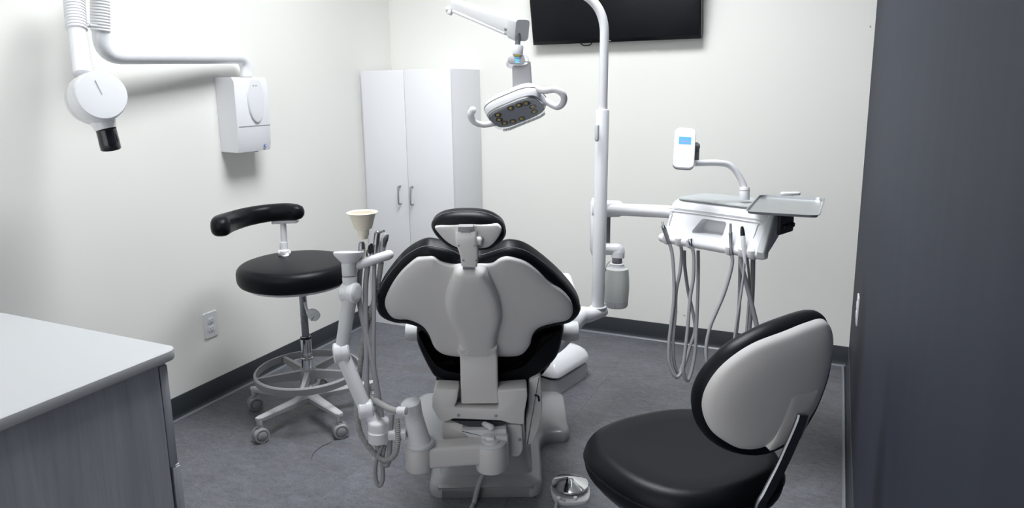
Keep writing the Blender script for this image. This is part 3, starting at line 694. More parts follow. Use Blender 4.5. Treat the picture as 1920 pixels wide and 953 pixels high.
bm = B(); prism(bm, [(992,712),(1014,704),(1017,770),(1012,800),(1000,832),(985,838),(986,790),(990,770)], 2.16, 2.5, .008); obj('side_cover', bm, 'warm_plastic', t)
bm = B(); c_ = [vrz(1002,742,2.155),vrz(1009,750,2.155)]; tube(bm, [VM @ Vector((c_[0][0],2.158,c_[0][1])), VM @ Vector((c_[1][0],2.157,c_[0][1]-.004)), VM @ Vector((c_[1][0]+.003,2.157,c_[1][1]-.006))], .003, 8, 4); obj('cover_slot', bm, 'black_plastic', t)
bm = B(); prism(bm, [(829,792),(979,797),(981,845),(974,858),(950,858),(935,850),(850,840),(829,825)], 2.12, 2.34, .008); lm = obj('lower_mount', bm, 'warm_plastic', t)
bm = B(); a = pv(974, 826, 2.115); cyl(bm, a, a+F0*.02, .005, seg=12); obj('screw', bm, 'gray_plastic', lm)
bm = B(); prism(bm, [(845,788),(951,789),(945,797),(915,802),(880,801),(862,796)], 2.10, 2.2, .003, .004); obj('dark_recess', bm, 'dark_gray', lm)
bm = B(); tube(bm, [pv(905,793,2.12), pv(912,797,2.085), pv(921,802,2.065)], [.009,.009,.011], 12, 4, roundcap=True); obj('release_lever', bm, 'light_gray_plastic', t)
bm = B(); prism(bm, [(817,709),(990,709),(986,718),(820,718)], 2.2, 2.4, .002, .003); obj('seat_frame', bm, 'black_plastic', t)
# seat: rear bolster with raised sides, then the long seat and leg section
U1 = [(783,607),(781,628),(784,645),(795,670),(805,689),(818,705),(856,718),(895,721),(932,721),(988,712),(1014,696),(1042,670),(1053,640),(1057,606),(1040,602),(1012,612),(999,632),(991,652),(972,672),(932,682),(895,683),(858,681),(831,672),(817,654),(806,634),(796,611)]
uo = curve2([vrz(x, y, 2.21) for x, y in U1], 5)
bm = B(); slab(bm, uo, VM @ Matrix(((1,0,0,0),(0,0,1,0),(0,1,0,0),(0,0,0,1))), [(.020,2.174),(.013,2.177),(.006,2.187),(.0015,2.202),(0,2.22),(0,2.45),(.004,2.46),(.012,2.466)]); sb = obj('seat_bolster', bm, 'black_vinyl', t)
bm = B(); sl = [vrz(x, y, 2.2) for x, y in [(800,672),(812,693),(828,705),(858,711),(895,713),(932,713),(985,704),(1006,689),(1030,665)]]
tube(bm, [VM @ Vector((a, 2.194 if 0 else 2.196, b)) for a, b in sl], .0018, 6, 5); obj('seat_seam', bm, 'dark_gray', sb)
zs0 = vrz(895, 712, 2.21)[1]; secs = []
for (D, hw, zt, th_) in ((2.28,.19,zs0+.03,.05),(2.34,.215,zs0+.055,.075),(2.6,.22,zs0+.045,.08),(2.95,.215,zs0+.05,.08),(3.12,.20,zs0+.045,.075),(3.3,.185,zs0+.0,.065),(3.46,.17,zs0-.035,.06),(3.52,.145,zs0-.035,.045)):
    secs.append([VM @ Vector((x, D, z)) for x, z in rrect(hw*2, th_, min(.028, th_*.45), 5, CHR, zt-th_/2)])
bm = B(); rings(bm, secs); obj('seat', bm, 'black_vinyl', t)
bm = B(); rbox(bm, (CHR-.14, 2.4, zs0-.075), (CHR+.14, 3.35, zs0-.035), .02, 3, VM); obj('seat_plate', bm, 'warm_plastic', t)
# armrests
for s in (-1, 1):
    px0, px1 = ((767, 790) if s < 0 else (1056, 1085)); D = 2.40
    a = vrz(px0, 618, D); b = vrz(px1, 622, D); z_ = (a[1]+b[1])/2 - .002
    bm = B(); lathe(bm, VM @ Vector((a[0], D, z_)), R0, [(.03,-.01),(.034,.0),(.036,.006),(.036,b[0]-a[0]-.012),(.033,b[0]-a[0]-.003),(.026,b[0]-a[0])], 28); ar = obj('armrest', bm, 'light_gray_plastic', t)
    xm = (a[0]+b[0])/2 + (.0 if s > 0 else .0); zt = vrz(1080, 556, 2.46)[1]
    bm = B(); tube(bm, [VM @ Vector(q) for q in ((xm, D, z_+.01), (xm, D+.04, z_+.05), (xm, D+.06, zt-.03), (xm, D+.12, zt-.012))], .014, 12, 5); obj('arm_support', bm, 'light_gray_plastic', ar)
    xm2 = xm + .003*s
    bm = B(); secs = []
    for (dd, w, h) in ((2.455,.012,.01),(2.462,.02,.016),(2.5,.026,.022),(2.72,.026,.022),(2.76,.02,.016)): secs.append([VM @ Vector((x, dd, z)) for x, z in rrect(w*2, h, h*.45, 4, xm2, zt)])
    rings(bm, secs); obj('arm_pad', bm, 'light_gray_plastic', ar)
# backrest plane, reclined towards the viewer
TI = math.radians(28)
P0 = pv(896, 664, 2.165)
bU, bV = R0, (Z*math.cos(TI) - F0*math.sin(TI)); bN = (-F0*math.cos(TI) - Z*math.sin(TI))
KM = frame(P0, bU, bV, bN)
def kxy(x, y, off=0.0):
    o = off
    for _ in range(5):
        q = onplane(x, y, P0 + bN*o, bN) - P0; o = off - .32*q.dot(bU)**2
    return (q.dot(bU), q.dot(bV))
kw = lambda x, y: -.32*x*x
SHELL = [(811,485),(790,486),(777,491),(754,511),(734,538),(722,565),(724,582),(734,595),(747,600),(767,601),(791,612),(804,629),(814,652),(831,665),(860,670),(895,671),(932,670),(975,667),(993,650),(999,630),(1012,615),(1039,607),(1064,601),(1074,588),(1070,568),(1053,548),(1029,531),(1006,509),(982,493),(955,486),(938,489),(922,497),(895,500),(868,500),(844,498),(826,493)]
CUSH = [(853,469),(838,464),(818,460),(801,458),(781,464),(757,480),(734,506),(715,534),(707,560),(709,578),(722,590),(745,598),(767,600),(791,610),(806,630),(816,650),(833,660),(895,664),(972,661),(991,648),(997,630),(1012,613),(1039,604),(1068,597),(1084,584),(1087,570),(1074,545),(1046,513),(1012,484),(985,467),(959,461),(939,464),(910,473),(895,476),(868,476)]
cl = curve2([kxy(*p, off=-.035) for p in CUSH], 5); sl_ = curve2([kxy(*p, off=.006) for p in SHELL], 5)
bm = B(); slab(bm, cl, KM, [(d_, -.082+z_) for d_, z_ in rprof(.08, .026, 5)], kw); cb = obj('back_cushion', bm, 'black_vinyl', t)
st1 = [p for p in cl]
ins = inset(st1 if area2(st1) > 0 else st1[::-1], .002)
hi = [KM @ Vector((x, y, -.027 + kw(x, y))) for x, y in inset(ins, -.0022)]
top = [p for p, q in zip(hi, ins) if q[1] > kxy(720, 560, -.035)[1]]
bm = B(); tube(bm, hi, .0012, 6, closed=True); obj('stitching', bm, 'stitch', cb)
bm = B(); slab(bm, sl_, KM, [(-.001,-.006),(0,.002),(.002,.006),(.006,.0095)], kw, [(.006,.0095),(.014,.013),(.03,.0155),(.07,.017),(.2,.018)], g=.01); bsn = obj('back_shell', bm, 'warm_plastic', t)
SPINE = [(857,507),(880,506),(905,507),(914,514),(925,532),(936,558),(941,585),(940,604),(934,626),(931,648),(930,668),(862,668),(861,648),(854,622),(840,598),(835,570),(838,545),(846,523)]
sp = curve2([kxy(*p, off=.025) for p in SPINE], 4)
bm = B(); slab(bm, sp, KM, [(-.004,.006),(.0,.016),(.003,.026)], None, [(.003,.026),(.008,.035),(.016,.041),(.03,.0445),(.07,.046)], g=.006); obj('spine_cover', bm, 'warm_plastic', bsn)
w0 = kxy(861, 652, .03)[0]; w1 = kxy(932, 652, .03)[0]; vm_ = kxy(896, 662, .03)[1]
pa = KM @ Vector(((w0+w1)/2, vm_+.03, .018)); pb = KM @ Vector(((w0+w1)/2, vm_, .018)); D_ = pb.dot(F0); R_ = pb.dot(R0)
pz = vrz(896, 752, 2.1)[1]
arm_p = [pa, pb, W(R_+.001, D_+.004, pb.z-.03), W(R_+.001, 2.128, pz+.07), W(R_+.001, 2.13, pz-.01)]
hw = (w1-w0)/2
bm = B(); tube(bm, arm_p, 1.0, 8, 5, sect=[(x*2*hw, y) for x, y in [(q[0], q[1]) for q in [(a/1.0, b) for a, b in [(u/ (2*hw), v) for u, v in rrect(2*hw, .05, .008, 3)]]]], up=tuple(R0.cross(Z)))
obj('back_arm', bm, 'warm_plastic', t)
bm = B(); rbox(bm, (kxy(867,503,.04)[0], kxy(880,509,.04)[1], .0), (kxy(891,503,.04)[0], kxy(880,494,.04)[1], .034), .002, 2, KM); obj('rail_slot', bm, 'chrome', t)
# headrest
hp = KM @ Vector((kxy(880, 470, .05)[0], kxy(880, 470, .05)[1], .05))
TH = math.radians(8); hN = (-F0*math.cos(TH) - Z*math.sin(TH)); hV = (Z*math.cos(TH) - F0*math.sin(TH))
HP = pv(880, 432, hp.dot(F0)-.03); HMt = frame(HP, R0, hV, hN)
def hxy(x, y, off=0.0):
    o = off
    for _ in range(4):
        q = onplane(x, y, HP + hN*o, hN) - HP; o = off - .35*q.dot(R0)**2
    return (q.dot(R0), q.dot(hV))
HO = [(810,425),(813,412),(828,402),(850,397),(880,396),(905,398),(926,405),(942,417),(948,433),(944,446),(932,459),(918,467),(895,469),(868,469),(850,465),(834,456),(818,440)]
HI = [(815,428),(824,424),(846,423),(862,422),(880,421),(900,422),(920,422),(932,422),(940,430),(938,440),(927,456),(914,465),(895,467),(868,467),(854,464),(838,455),(824,441)]
ho = curve2([hxy(*p, off=-.03) for p in HO], 5); hi_ = curve2([hxy(*p, off=.004) for p in HI], 5)
bm = B(); slab(bm, ho, HMt, [(d_, -.085+z_) for d_, z_ in rprof(.085, .03, 6)], lambda x, y: .35*x*x*-1); hr = obj('headrest', bm, 'black_vinyl', t)
hb2 = inset(ho if area2(ho) > 0 else ho[::-1], -.0003)
bm = B(); tube(bm, [HMt @ Vector((x, y, -.028 - .35*x*x)) for x, y in hb2], .0012, 6, closed=True); obj('stitching', bm, 'stitch', hr)
bm = B(); slab(bm, hi_, HMt, [(0,-.012),(0,-.001),(.002,.003),(.004,.0045)], lambda x, y: -.35*x*x, [(.004,.0045),(.03,.009)]); obj('headrest_shell', bm, 'warm_plastic', hr)
q0, q1, q2 = hxy(855,446,.03), hxy(893,446,.03), hxy(880,498,.03)
nk = [HMt @ Vector(((q0[0]+q1[0])/2-.001, hxy(870,440,.02)[1], .006)), HMt @ Vector(((q0[0]+q1[0])/2-.0005, hxy(870,452,.02)[1], .014)), HMt @ Vector((hxy(880,475,.02)[0], hxy(880,475,.02)[1], .018)), HMt @ Vector((hxy(880,497,.02)[0], hxy(880,497,.02)[1], .016))]
wn = (q1[0]-q0[0])
sn = [(x, y) for x, y in rrect(wn, .036, .007, 3)]
bm = B(); tube(bm, nk, [1.05, 1.05, .92, .8], 8, 4, sect=sn, up=tuple(R0.cross(Z))); nb = obj('neck_block', bm, 'warm_plastic', t)
for (x, y) in ((859,461),(889,461),(868,489),(892,489)):
    bm = B(); a = onplane(x, y, HP + hN*.037, hN); cyl(bm, a+hN*-.012, a+hN*.0005, .0022, bev=.0003, seg=10); obj('screw', bm, 'gray_plastic', nb)
c0 = hxy(874,433,.012); bm = B(); rbox(bm, (c0[0]-.021, c0[1]-.012, .0), (c0[0]+.021, c0[1]+.016, .022), .003, 2, HMt); rbox(bm, (c0[0]-.014, c0[1]-.004, .02), (c0[0]+.014, c0[1]+.006, .024), .001, 1, HMt); obj('hinge', bm, 'gray_plastic', nb)
a = onplane(893, 452, HP + hN*.012, hN); bm = B(); lathe(bm, a, R0, [(.01,0),(.013,.002),(.013,.012),(.009,.016)], 20); obj('lock_knob', bm, 'warm_plastic', nb)

# utility box behind the chair
u0, u1 = onz(1047, 741, 0), onz(1104, 704, 0)
dU = (u1-u0).normalized(); nU = Vector((-dU.y, dU.x, 0)); LU = (u1-u0).length
UB = thing('utility_box', 'white floor utility box behind the chair on its right', 'utility box', u0)
UM = frame(u0, dU, nU, Z)
bm = B(); slab(bm, densify([(0,0),(LU,0),(LU+.02,.06),(LU+.02,.24),(-.02,.24),(-.02,.02)], .03), UM, [(0,0),(0,.068),(.004,.07)]); obj('base', bm, 'light_gray_plastic', UB)
bm = B(); slab(bm, densify([(.006,.01),(LU-.004,.01),(LU+.012,.062),(LU+.012,.23),(-.012,.23),(-.012,.03)], .03), UM, [(0,.06),(0,.084)]); obj('shadow_gap', bm, 'black_plastic', UB)
bm = B(); slab(bm, densify([(-.01,-.012),(LU-.004,-.012),(LU+.026,.05),(LU+.026,.25),(-.03,.25),(-.03,.02)], .035), UM, [(.006,.084),(0,.09),(.001,.105),(.006,.118)], dome=[(.006,.118),(.02,.138),(.045,.155),(.09,.168),(.2,.172)], g=.012); obj('cover', bm, 'enamel_white', UB)

# foot control
FC = onz(1069, 912, .02); FC.z = 0
t = thing('foot_control', 'round chrome foot control pedal on the floor', 'foot pedal', FC)
fo = [(.07*math.cos(q), .07*math.sin(q)) for q in [PI*k/18 for k in range(0, 19)]] + [(-.066,-.04),(-.052,-.078),(-.02,-.088),(.03,-.085),(.058,-.068),(.068,-.03)]
FMx = frame(FC, R0, F0, Z)
bm = B(); slab(bm, curve2(fo, 2), FMx, [(0,0),(0,.008),(.002,.012),(.006,.013)]); obj('base_plate', bm, 'leg_gray', t)
bm = B(); lathe(bm, FC+Z*.012, Z, [(.045,0),(.05,.004),(.05,.016),(.048,.018)], 32); obj('pedal_skirt', bm, 'dark_gray', t)
bm = B(); lathe(bm, FC+Z*.026, Z, [(.055,0),(.064,.0),(.0655,.003),(.0645,.007),(.05,.013),(.03,.020),(.012,.026),(.004,.0275)], 16); obj('pedal_disc', bm, 'chrome', t, angle=14)
for s in (-.045, .012):
    bm = B(); p = FMx @ Vector((s, -.072, 0)); cyl(bm, p+Z*.012, p+Z*.024, .007, seg=16); obj('post', bm, 'light_gray_plastic', t)
p = [FMx @ Vector((-.022,-.08,.011)), onz(1046,940,.008), onz(1041,956,.007), onz(1030,1000,.007), onz(985,1070,.007)]
bm = B(); tube(bm, p, .0062, 10, 6); obj('cord', bm, 'hose', t)

# cord from under the chair towards the viewer
p = [pv(909,868,2.22), pv(906,890,2.2), pv(897,912,2.195), onz(889,943,.008), onz(884,956,.008), onz(878,1000,.008), onz(850,1080,.008)]
bm = B(); tube(bm, p, .0085, 12, 6); obj('chair_cord', bm, 'hose', label='grey cord running from under the chair towards the viewer', cat='cord')

# ------------------------------------------------------------------ operating light on its pole
PT0 = at(1121, 578, 2.90); PT1 = at(1130.5, 205, 2.755); PT2 = at(1133.5, 62, 2.70)
pd_ = (PT2-PT0).normalized()
LT = thing('operating_light', 'white dental operating light on a tall bent pole beside the chair', 'dental light', PT0 - Z*.05)
t = LT
bm = B(); lathe(bm, PT0, pd_, [(.022,0),(.0265,.004),(.0265,(PT1-PT0).length-.008),(.024,(PT1-PT0).length-.001),(.02,(PT1-PT0).length)], 32); obj('lower_pole', bm, 'enamel_white', t)
cs = at(1119, 250, 2.745); ax_ = camvec(-12, 0, 1, -.004).normalized()
bm = B(); slab(bm, rrect(.018, .068, .009, 5), frame(cs + camvec(0,0,2.7,-.014), cdir(.6,0,-.8), pd_, cdir(-.8,0,-.6)), rprof(.012, .004, 3, -.004)); obj('pole_button', bm, 'light_gray_plastic', t)
EL = at(855, -70, 2.72)                                   # far end of the horizontal arm, above the picture
kk = PT2 + pd_*.13
up_path = [PT1 - pd_*.05] + bend(PT2 - pd_*.2, kk, EL, .14, 12) + [EL]
bm = B(); tube(bm, up_path, .0175, 24); obj('upper_pole', bm, 'enamel_white', t)
KN = at(849, 6, 2.70)
bm = B(); cyl(bm, EL + Z*.02, KN + Z*.03, .021); cyl(bm, EL+Z*.02, EL-Z*.03, .026); obj('elbow', bm, 'enamel_white', t)
S0 = at(852, 9, 2.70); S1 = at(972, 52, 2.24)
sd = (S1-S0).normalized(); sx_ = sd.cross(Z).normalized(); sy_ = sx_.cross(sd)
bm = B(); secs = []
for u, w, h in ((0,.034,.034),(.02,.038,.042),(.5,.041,.05),(.88,.044,.056),(.985,.044,.058)):
    c = S0 + (S1-S0)*u; secs.append([c + sx_*x + sy_*y for x, y in rrect(w, h, .009, 4)])
rings(bm, secs); sa = obj('spring_arm', bm, 'enamel_white', t)
bm = B(); lo_ = S0 - sy_*.027; hi_2 = S1 - sy_*.032; secs = []
for c in (S0+(S1-S0)*.06 - sy_*.02, S0+(S1-S0)*.9 - sy_*.027): secs.append([c + sx_*x + sy_*y for x, y in rrect(.044, .012, .004, 3)])
rings(bm, secs); obj('arm_strip', bm, 'white_plastic', sa)
bm = B(); secs = []
for u, w, h in ((.0,.048,.064),(.006,.052,.068),(.05,.052,.07),(.058,.048,.066)): secs.append([S1 + sd*(u-.03) + sx_*x + sy_*(y-.004) for x, y in rrect(w, h, .011, 4)])
rings(bm, secs); obj('arm_cap', bm, 'light_gray_plastic', sa)
bm = B(); a = S1 - sd*.045 - sy_*.012 - sx_*.024 if (sx_.dot(_f) > 0) else S1 - sd*.045 - sy_*.012 + sx_*.024
nn_ = -sx_ if sx_.dot(_f) > 0 else sx_
cyl(bm, a - nn_*.004, a + nn_*.003, .006, seg=14); obj('arm_screw', bm, 'gray_plastic', sa)
bm = B(); cyl(bm, at(837, 18, 2.71), at(852, 16, 2.70), .012); cyl(bm, at(842, 27, 2.70), at(848, 16, 2.70), .010); obj('knuckle', bm, 'white_plastic', t)
D0 = at(971.5, 62, 2.225); D1 = at(970.5, 88, 2.225); D2 = at(969.5, 101, 2.225)
bm = B(); cyl(bm, D0, D1 + (D2-D1)*.2, .0085); obj('drop_tube', bm, 'mid_gray', t)
bm = B(); cyl(bm, at(971,86,2.225), at(970,104,2.225), .0175, seg=28); obj('swivel', bm, 'enamel_white', t)
# sensor block and neck
NF = cdir(0, 0, -1)                         # faces the viewer
ns = cdir(1, .02, .12); nv = cdir(.03, -1, .3); nn2 = ns.cross(nv).normalized()
if nn2.dot(NF) < 0: nn2 = -nn2
SBm = frame(at(970, 112, 2.215), ns, nn2.cross(ns).normalized(), nn2)
bm = B(); slab(bm, curve2([(-.032,.006),(-.031,-.01),(-.02,-.017),(.0,-.019),(.03,-.016),(.036,-.004),(.035,.01),(.026,.02),(.0,.023),(-.022,.019)], 4), SBm, [(.004,-.03),(0,-.026),(0,-.004),(.003,.0)]); nb_ = obj('sensor_head', bm, 'enamel_white', t)
bm = B(); slab(bm, curve2([(-.030,.005),(-.029,-.009),(-.019,-.0155),(.0,-.017),(.018,-.015),(.024,-.004),(.022,.01),(.016,.018),(.0,.0205),(-.02,.017)], 4), SBm, [(0,-.002),(0,.0015),(.001,.002)]); obj('sensor_window', bm, 'gray_plastic', nb_)
for k, m_ in enumerate(('dot_yellow','dot_blue','dot_blue','dot_blue')):
    bm = B(); slab(bm, [(x+.0-.001, y+.013-.0077*k) for x, y in oval(.0095-.0004*k, .0026, 16)], SBm, [(0,.001),(0,.0027)]); obj('indicator', bm, m_, nb_)
bm = B(); secs = []
for (x, y, t_, w) in ((978,118,2.225,.056),(978,128,2.225,.059),(979,150,2.222,.060),(980,172,2.22,.061)):
    c = at(x, y, t_); secs.append([c + ns*a + nn2*b for a, b in rrect(w, .022, .006, 3)])
rings(bm, secs); obj('neck', bm, 'gray_plastic', t)
# head: lens quad in the picture gives its tilt
hc = at(968, 209, 2.2)
hu = camvec(96, -33, 2.2, -.0745); hvv = camvec(33, 23, 2.2, .09)
hu.normalize(); hvv = (hvv - hu*hvv.dot(hu)).normalized(); hn = hu.cross(hvv).normalized()
if hn.dot(-_f) < 0: hn = -hn
LM = frame(hc, hu, hvv, hn)
ho2 = supell(.093, .060, 3.4, 64)
bm = B(); slab(bm, ho2, LM, [(.03,-.062),(.018,-.058),(.007,-.05),(.001,-.04),(-.003,-.028),(-.004,-.02),(-.001,-.008),(.002,.0)], dome=[(.002,.0),(.1,.0)]); lh = obj('lamp_head', bm, 'enamel_white', t)
bm = B(); slab(bm, supell(.094,.061,3.4,64), LM, [(-.0035,-.0275),(-.0042,-.026),(-.0035,-.0245)], dome=[(-.0035,-.0245),(.1,-.0245)]); obj('head_groove', bm, 'gray_plastic', lh)
bm = B(); slab(bm, supell(.089,.056,3.4,64), LM, [(0,-.004),(0,.003),(.002,.006)], dome=[(.002,.006),(.1,.006)]); obj('lens_rim', bm, 'steel', lh)
bm = B(); slab(bm, supell(.084,.051,3.6,64), LM, [(0,.004),(0,.0075)], dome=[(0,.0075),(.1,.0075)]); obj('reflector_plate', bm, 'reflector', lh)
for (x, y) in ((-.055,.022),(-.06,-.005),(-.05,-.03),(-.03,.03),(.0,.034),(.05,-.028),(.058,.0),(.05,.026),(.028,-.034),(.0,-.036)):
    c = LM @ Vector((x, y, .007)); bm = B(); lathe(bm, c, hn, [(.011,0),(.0115,.002),(.010,.0025),(.004,.0005)], 18); obj('led_cup', bm, 'brushed', lh)
    bm = B(); lathe(bm, c, hn, [(.007,0),(.0062,.003),(.004,.0046),(.0003,.0055)], 12); obj('led', bm, 'led_yellow', lh)
bm = B(); slab(bm, supell(.087,.054,3.4,64), LM, [(0,.013),(0,.0165),(.003,.018)], dome=[(.003,.018),(.1,.018)]); obj('lens', bm, 'lens_clear', lh, label='ribbed clear lens')
bm = B()
for k in range(38):
    x = -.074 + .148*k/37; c = LM @ Vector((x, .0528 - .012*max(0, abs(x)/.074-.75)*4*.5, .015)); rbox(bm, (-.0009,-.003,-.004), (.0009,.0018,.004), 0, 1, frame(c, hu, hvv, hn))
obj('lens_ribs', bm, 'light_gray_plastic', lh, kind='stuff')
sg_h = [(x, y) for x, y in rrect(2, 1.5, .7, 4)]
hR = [LM @ Vector((.086, -.03, -.032)), at(1020,170,2.14), at(1042,168,2.12), at(1056,178,2.12), at(1056,192,2.14), at(1044,200,2.17), LM @ Vector((.088, .028, -.02))]
bm = B(); tube(bm, hR, .0105, 14, 6); obj('handle', bm, 'enamel_white', lh)
hL = [at(886, 207, 2.26), at(883, 217, 2.265), at(890, 229, 2.275), at(906, 234, 2.285), at(926, 231, 2.28), LM @ Vector((-.05, .052, -.02))]
bm = B(); tube(bm, hL, [.0125,.012,.0098,.0098,.0098,.0098], 14, 6, roundcap=True); obj('handle', bm, 'enamel_white', lh)

# pole foot: arm reaching out from under the chair
t = LT
e0 = at(1122, 583, 2.905)
pth = [W(CHR+.16, 2.62, .40), W(.17, 2.63, .42), at(1085, 594, 2.86), at(1105, 588, 2.88), e0]
bm = B(); sct = [(x, y) for x, y in rrect(1, 1, .42, 5)]
secs = []
pp = cr(pth, 6); n_ = len(pp)
for i, c in enumerate(pp):
    u = i/(n_-1); tg = (pp[min(i+1,n_-1)]-pp[max(i-1,0)]); tg.z = 0; tg.normalize(); sdv = tg.cross(Z)
    w, h = .075-.012*u, .095-.048*u
    secs.append([c + sdv*(x*w) + Z*(y*h - .004) for x, y in sct])
for du, k in ((.018, .96), (.030, .8), (.036, .5)):
    secs.append([pp[-1] + tg*du + sdv*(x*w*k) + Z*(y*h*(k if k < .9 else 1) - .004) for x, y in sct])
rings(bm, secs); obj('base_arm', bm, 'enamel_white', t)
bm = B(); lathe(bm, e0 + Z*.016, Z, [(.034,0),(.034,.004),(.028,.006)], 28); obj('collar', bm, 'white_plastic', t)

# ------------------------------------------------------------------ delivery unit
PL = at(1243, 446, 2.75); d_ = ray(1430, 478); PRr = CAM + d_*((PL.z-CAM.z)/d_.z)
aw = (PRr-PL); LW = aw.length; aw.normalize(); bk = Vector((-aw.y, aw.x, 0))
DM = frame(PL, aw, bk, Z)
t = thing('delivery_unit', 'white dentist instrument console on a swing arm near the back wall', 'delivery unit', PL - Z*.03)
DU = t
# arm from behind the pole
hb0 = at(1128, 392, 2.94)
bm = B(); tube(bm, [at(1137, 391, 2.95), at(1164, 393, 2.93), at(1250, 397, 2.86), DM @ Vector((.06,.16,.07))], .0262, 20); obj('swing_arm', bm, 'enamel_white', t)
bm = B(); secs = []
for (x, w, h) in ((1109,.05,.056),(1112,.062,.068),(1150,.062,.070),(1161,.06,.066),(1166,.052,.056)):
    c = at(x, 391.5, 2.955); secs.append([c + F0*a + Z*b for a, b in rrect(w, h, .022, 4)])
rings(bm, secs); obj('arm_knuckle', bm, 'enamel_white', t)
bm = B(); secs = []
for (y, w) in ((372,.045),(380,.06),(470,.06),(478,.045)):
    c = at(1119 - (y-372)*.01, y, 2.965); secs.append([c + R0*a + F0*b for a, b in rrect(.052*w/.06, w, .018, 4)])
rings(bm, secs); obj('post_bracket', bm, 'enamel_white', t)
bm = B(); cyl(bm, at(1141, 404, 2.96), at(1140, 462, 2.98), .0085); obj('riser', bm, 'mid_gray', t)
bm = B(); tube(bm, [at(1122, 466, 2.97), at(1140, 467, 2.965), at(1157, 468, 2.95), at(1159, 472, 2.95), at(1158.5, 484, 2.95)], [.025,.025,.026,.028,.027], 20, 4); obj('bottle_cap', bm, 'white_plastic', t)
# console body
sec = [(.0,-.018),(-.018,-.006),(-.016,.012),(.0,.03),(.014,.055),(.036,.115),(.046,.135),(.062,.147),(.085,.15),(.25,.15),(.265,.143),(.262,.125),(.17,.075),(.09,.015),(.05,-.012)]
sec = densify(sec, .012, 3)
def csec(a, k=0.0):
    q = inset(sec if area2(sec) > 0 else sec[::-1], k); return [DM @ Vector((a, x, y)) for x, y in q]
bm = B(); rings(bm, [csec(-.004,.02), csec(.004,.009), csec(.014,.003), csec(.028,0), csec(LW-.028,0), csec(LW-.014,.003), csec(LW-.004,.009), csec(LW+.003,.02)])
ct = B(); a0 = Vector((LW*.385, 0, 0)); q = [(.128,.035),(.248,.035),(.252,.042),(.256,.085),(.25,.092),(.158,.092),(.15,.086),(.124,.045)]
q = densify(q, .008, 3)
rings(ct, [[DM @ Vector((x*LW/.4145, y_, z + (y_-.0)*.0)) for x, z in q] for y_ in (-.05, .085)])
bm = cut(bm, ct); body = obj('console', bm, 'enamel_white', t)
bm = B(); slab(bm, densify([(.02,.052),(LW*.8,.052),(LW*.9,.1),(LW*.9,.25),(.05,.25),(.02,.2)], .03), frame(PL+Z*.151, aw, bk, Z), [(0,-.002),(0,.0015),(.001,.003)]); obj('top_mat', bm, 'mat_silicone', body, label='grey mat on the console top')
nf = Vector((0, -(.115-.055), .022)).normalized()      # face normal in (bk, z)
bm = B(); tube(bm, [DM @ Vector((x, y - .0008, z)) for x, y, z in ((.0,.026,.112),(.03,.034,.1175),(.2,.034,.1175),(LW-.05,.034,.1175),(LW-.02,.03,.11))], .0018, 8); obj('face_line', bm, 'light_gray_plastic', body)
ppp = [DM @ Vector((x, y-.001, z)) for x, y, z in ((.018,.012,.05),(.022,.027,.093),(.034,.031,.105),(LW-.06,.031,.105),(LW-.04,.027,.095),(LW-.045,.012,.05))]
bm = B(); tube(bm, ppp, .0016, 8, 4); obj('panel_line', bm, 'light_gray_plastic', body)
# front rail with holders
bm = B(); tube(bm, [DM @ Vector((0,0,0)), DM @ Vector((LW,0,0))], .0185, 20, roundcap=True); rail = obj('handle_rail', bm, 'enamel_white', t)
hpos = [1253, 1276, 1297, 1371, 1395, 1413]
def rail_at(px):
    best = min(range(0, 401), key=lambda k: abs((_r.dot(DM @ Vector((LW*k/400,0,0)) - CAM)/_f.dot(DM @ Vector((LW*k/400,0,0)) - CAM))*FPX + 960 - px)); return LW*best/400
for px in hpos:
    a = rail_at(px); bm = B(); lathe(bm, DM @ Vector((a-.011,0,0)), aw, [(.018,0),(.0225,.002),(.0235,.006),(.0235,.016),(.0225,.020),(.018,.022)], 24)
    lathe(bm, DM @ Vector((a,-.012,-.014)), Vector((0,0,1)), [(.0135,0),(.015,.002),(.015,.026),(.0125,.028)], 18); obj('holder', bm, 'white_plastic', rail)
bm = B(); secs = []
for (y, z, w, h) in ((-.006,-.008,.020,.018),(-.008,.006,.020,.022),(.018,.06,.018,.022),(.044,.108,.016,.022),(.066,.138,.012,.020)):
    secs.append([DM @ Vector((LW+.002+a, y+b*.9, z-b*.35)) for a, b in rrect(w*1.5, h*1.7, .006, 3)])
rings(bm, secs); obj('side_handle', bm, 'light_gray_plastic', t)
bm = B(); rbox(bm, (LW-.02,.09,.055), (LW+.014,.2,.13), .008, 2, DM); obj('rear_bracket', bm, 'dark_gray', t)
for k in range(3):
    bm = B(); p = DM @ Vector((LW+.013,.115+.03*k,.085)); cyl(bm, p, p+aw*.012, .009, seg=16); obj('port', bm, 'black_plastic', t)
# tray and its holder
zt_ = PL.z + .172
q = [onz(*p, zt_) for p in ((1415,365),(1535,372),(1546,405),(1410,398))]
tc_ = (q[0]+q[1]+q[2]+q[3])/4; tu = ((q[1]-q[0])+(q[2]-q[3])).normalized(); tv_ = Vector((-tu.y, tu.x, 0))
tw_ = ((q[1]-q[0]).length+(q[2]-q[3]).length)/2; tl_ = abs((((q[0]-q[3])+(q[1]-q[2]))/2).dot(tv_)); sk = (((q[0]-q[3])+(q[1]-q[2]))/2).dot(tu)
TRM = frame(tc_, tu, tv_, Z)
bm = B(); c_ = densify([(-tw_/2,-tl_/2),(tw_/2,-tl_/2),(tw_/2,tl_/2),(-tw_/2,tl_/2)], .03, 6)
pr_ = [(.012,-.0095),(.004,-.008),(.0,.0),(-.004,.0),(-.0045,.001),(-.004,.002),(.0,.002),(.004,-.0055),(.013,-.0075)]
slab(bm, c_, TRM, pr_); obj('instrument_tray', bm, 'tray_steel', label='rectangular steel tray on the right of the console', cat='tray')
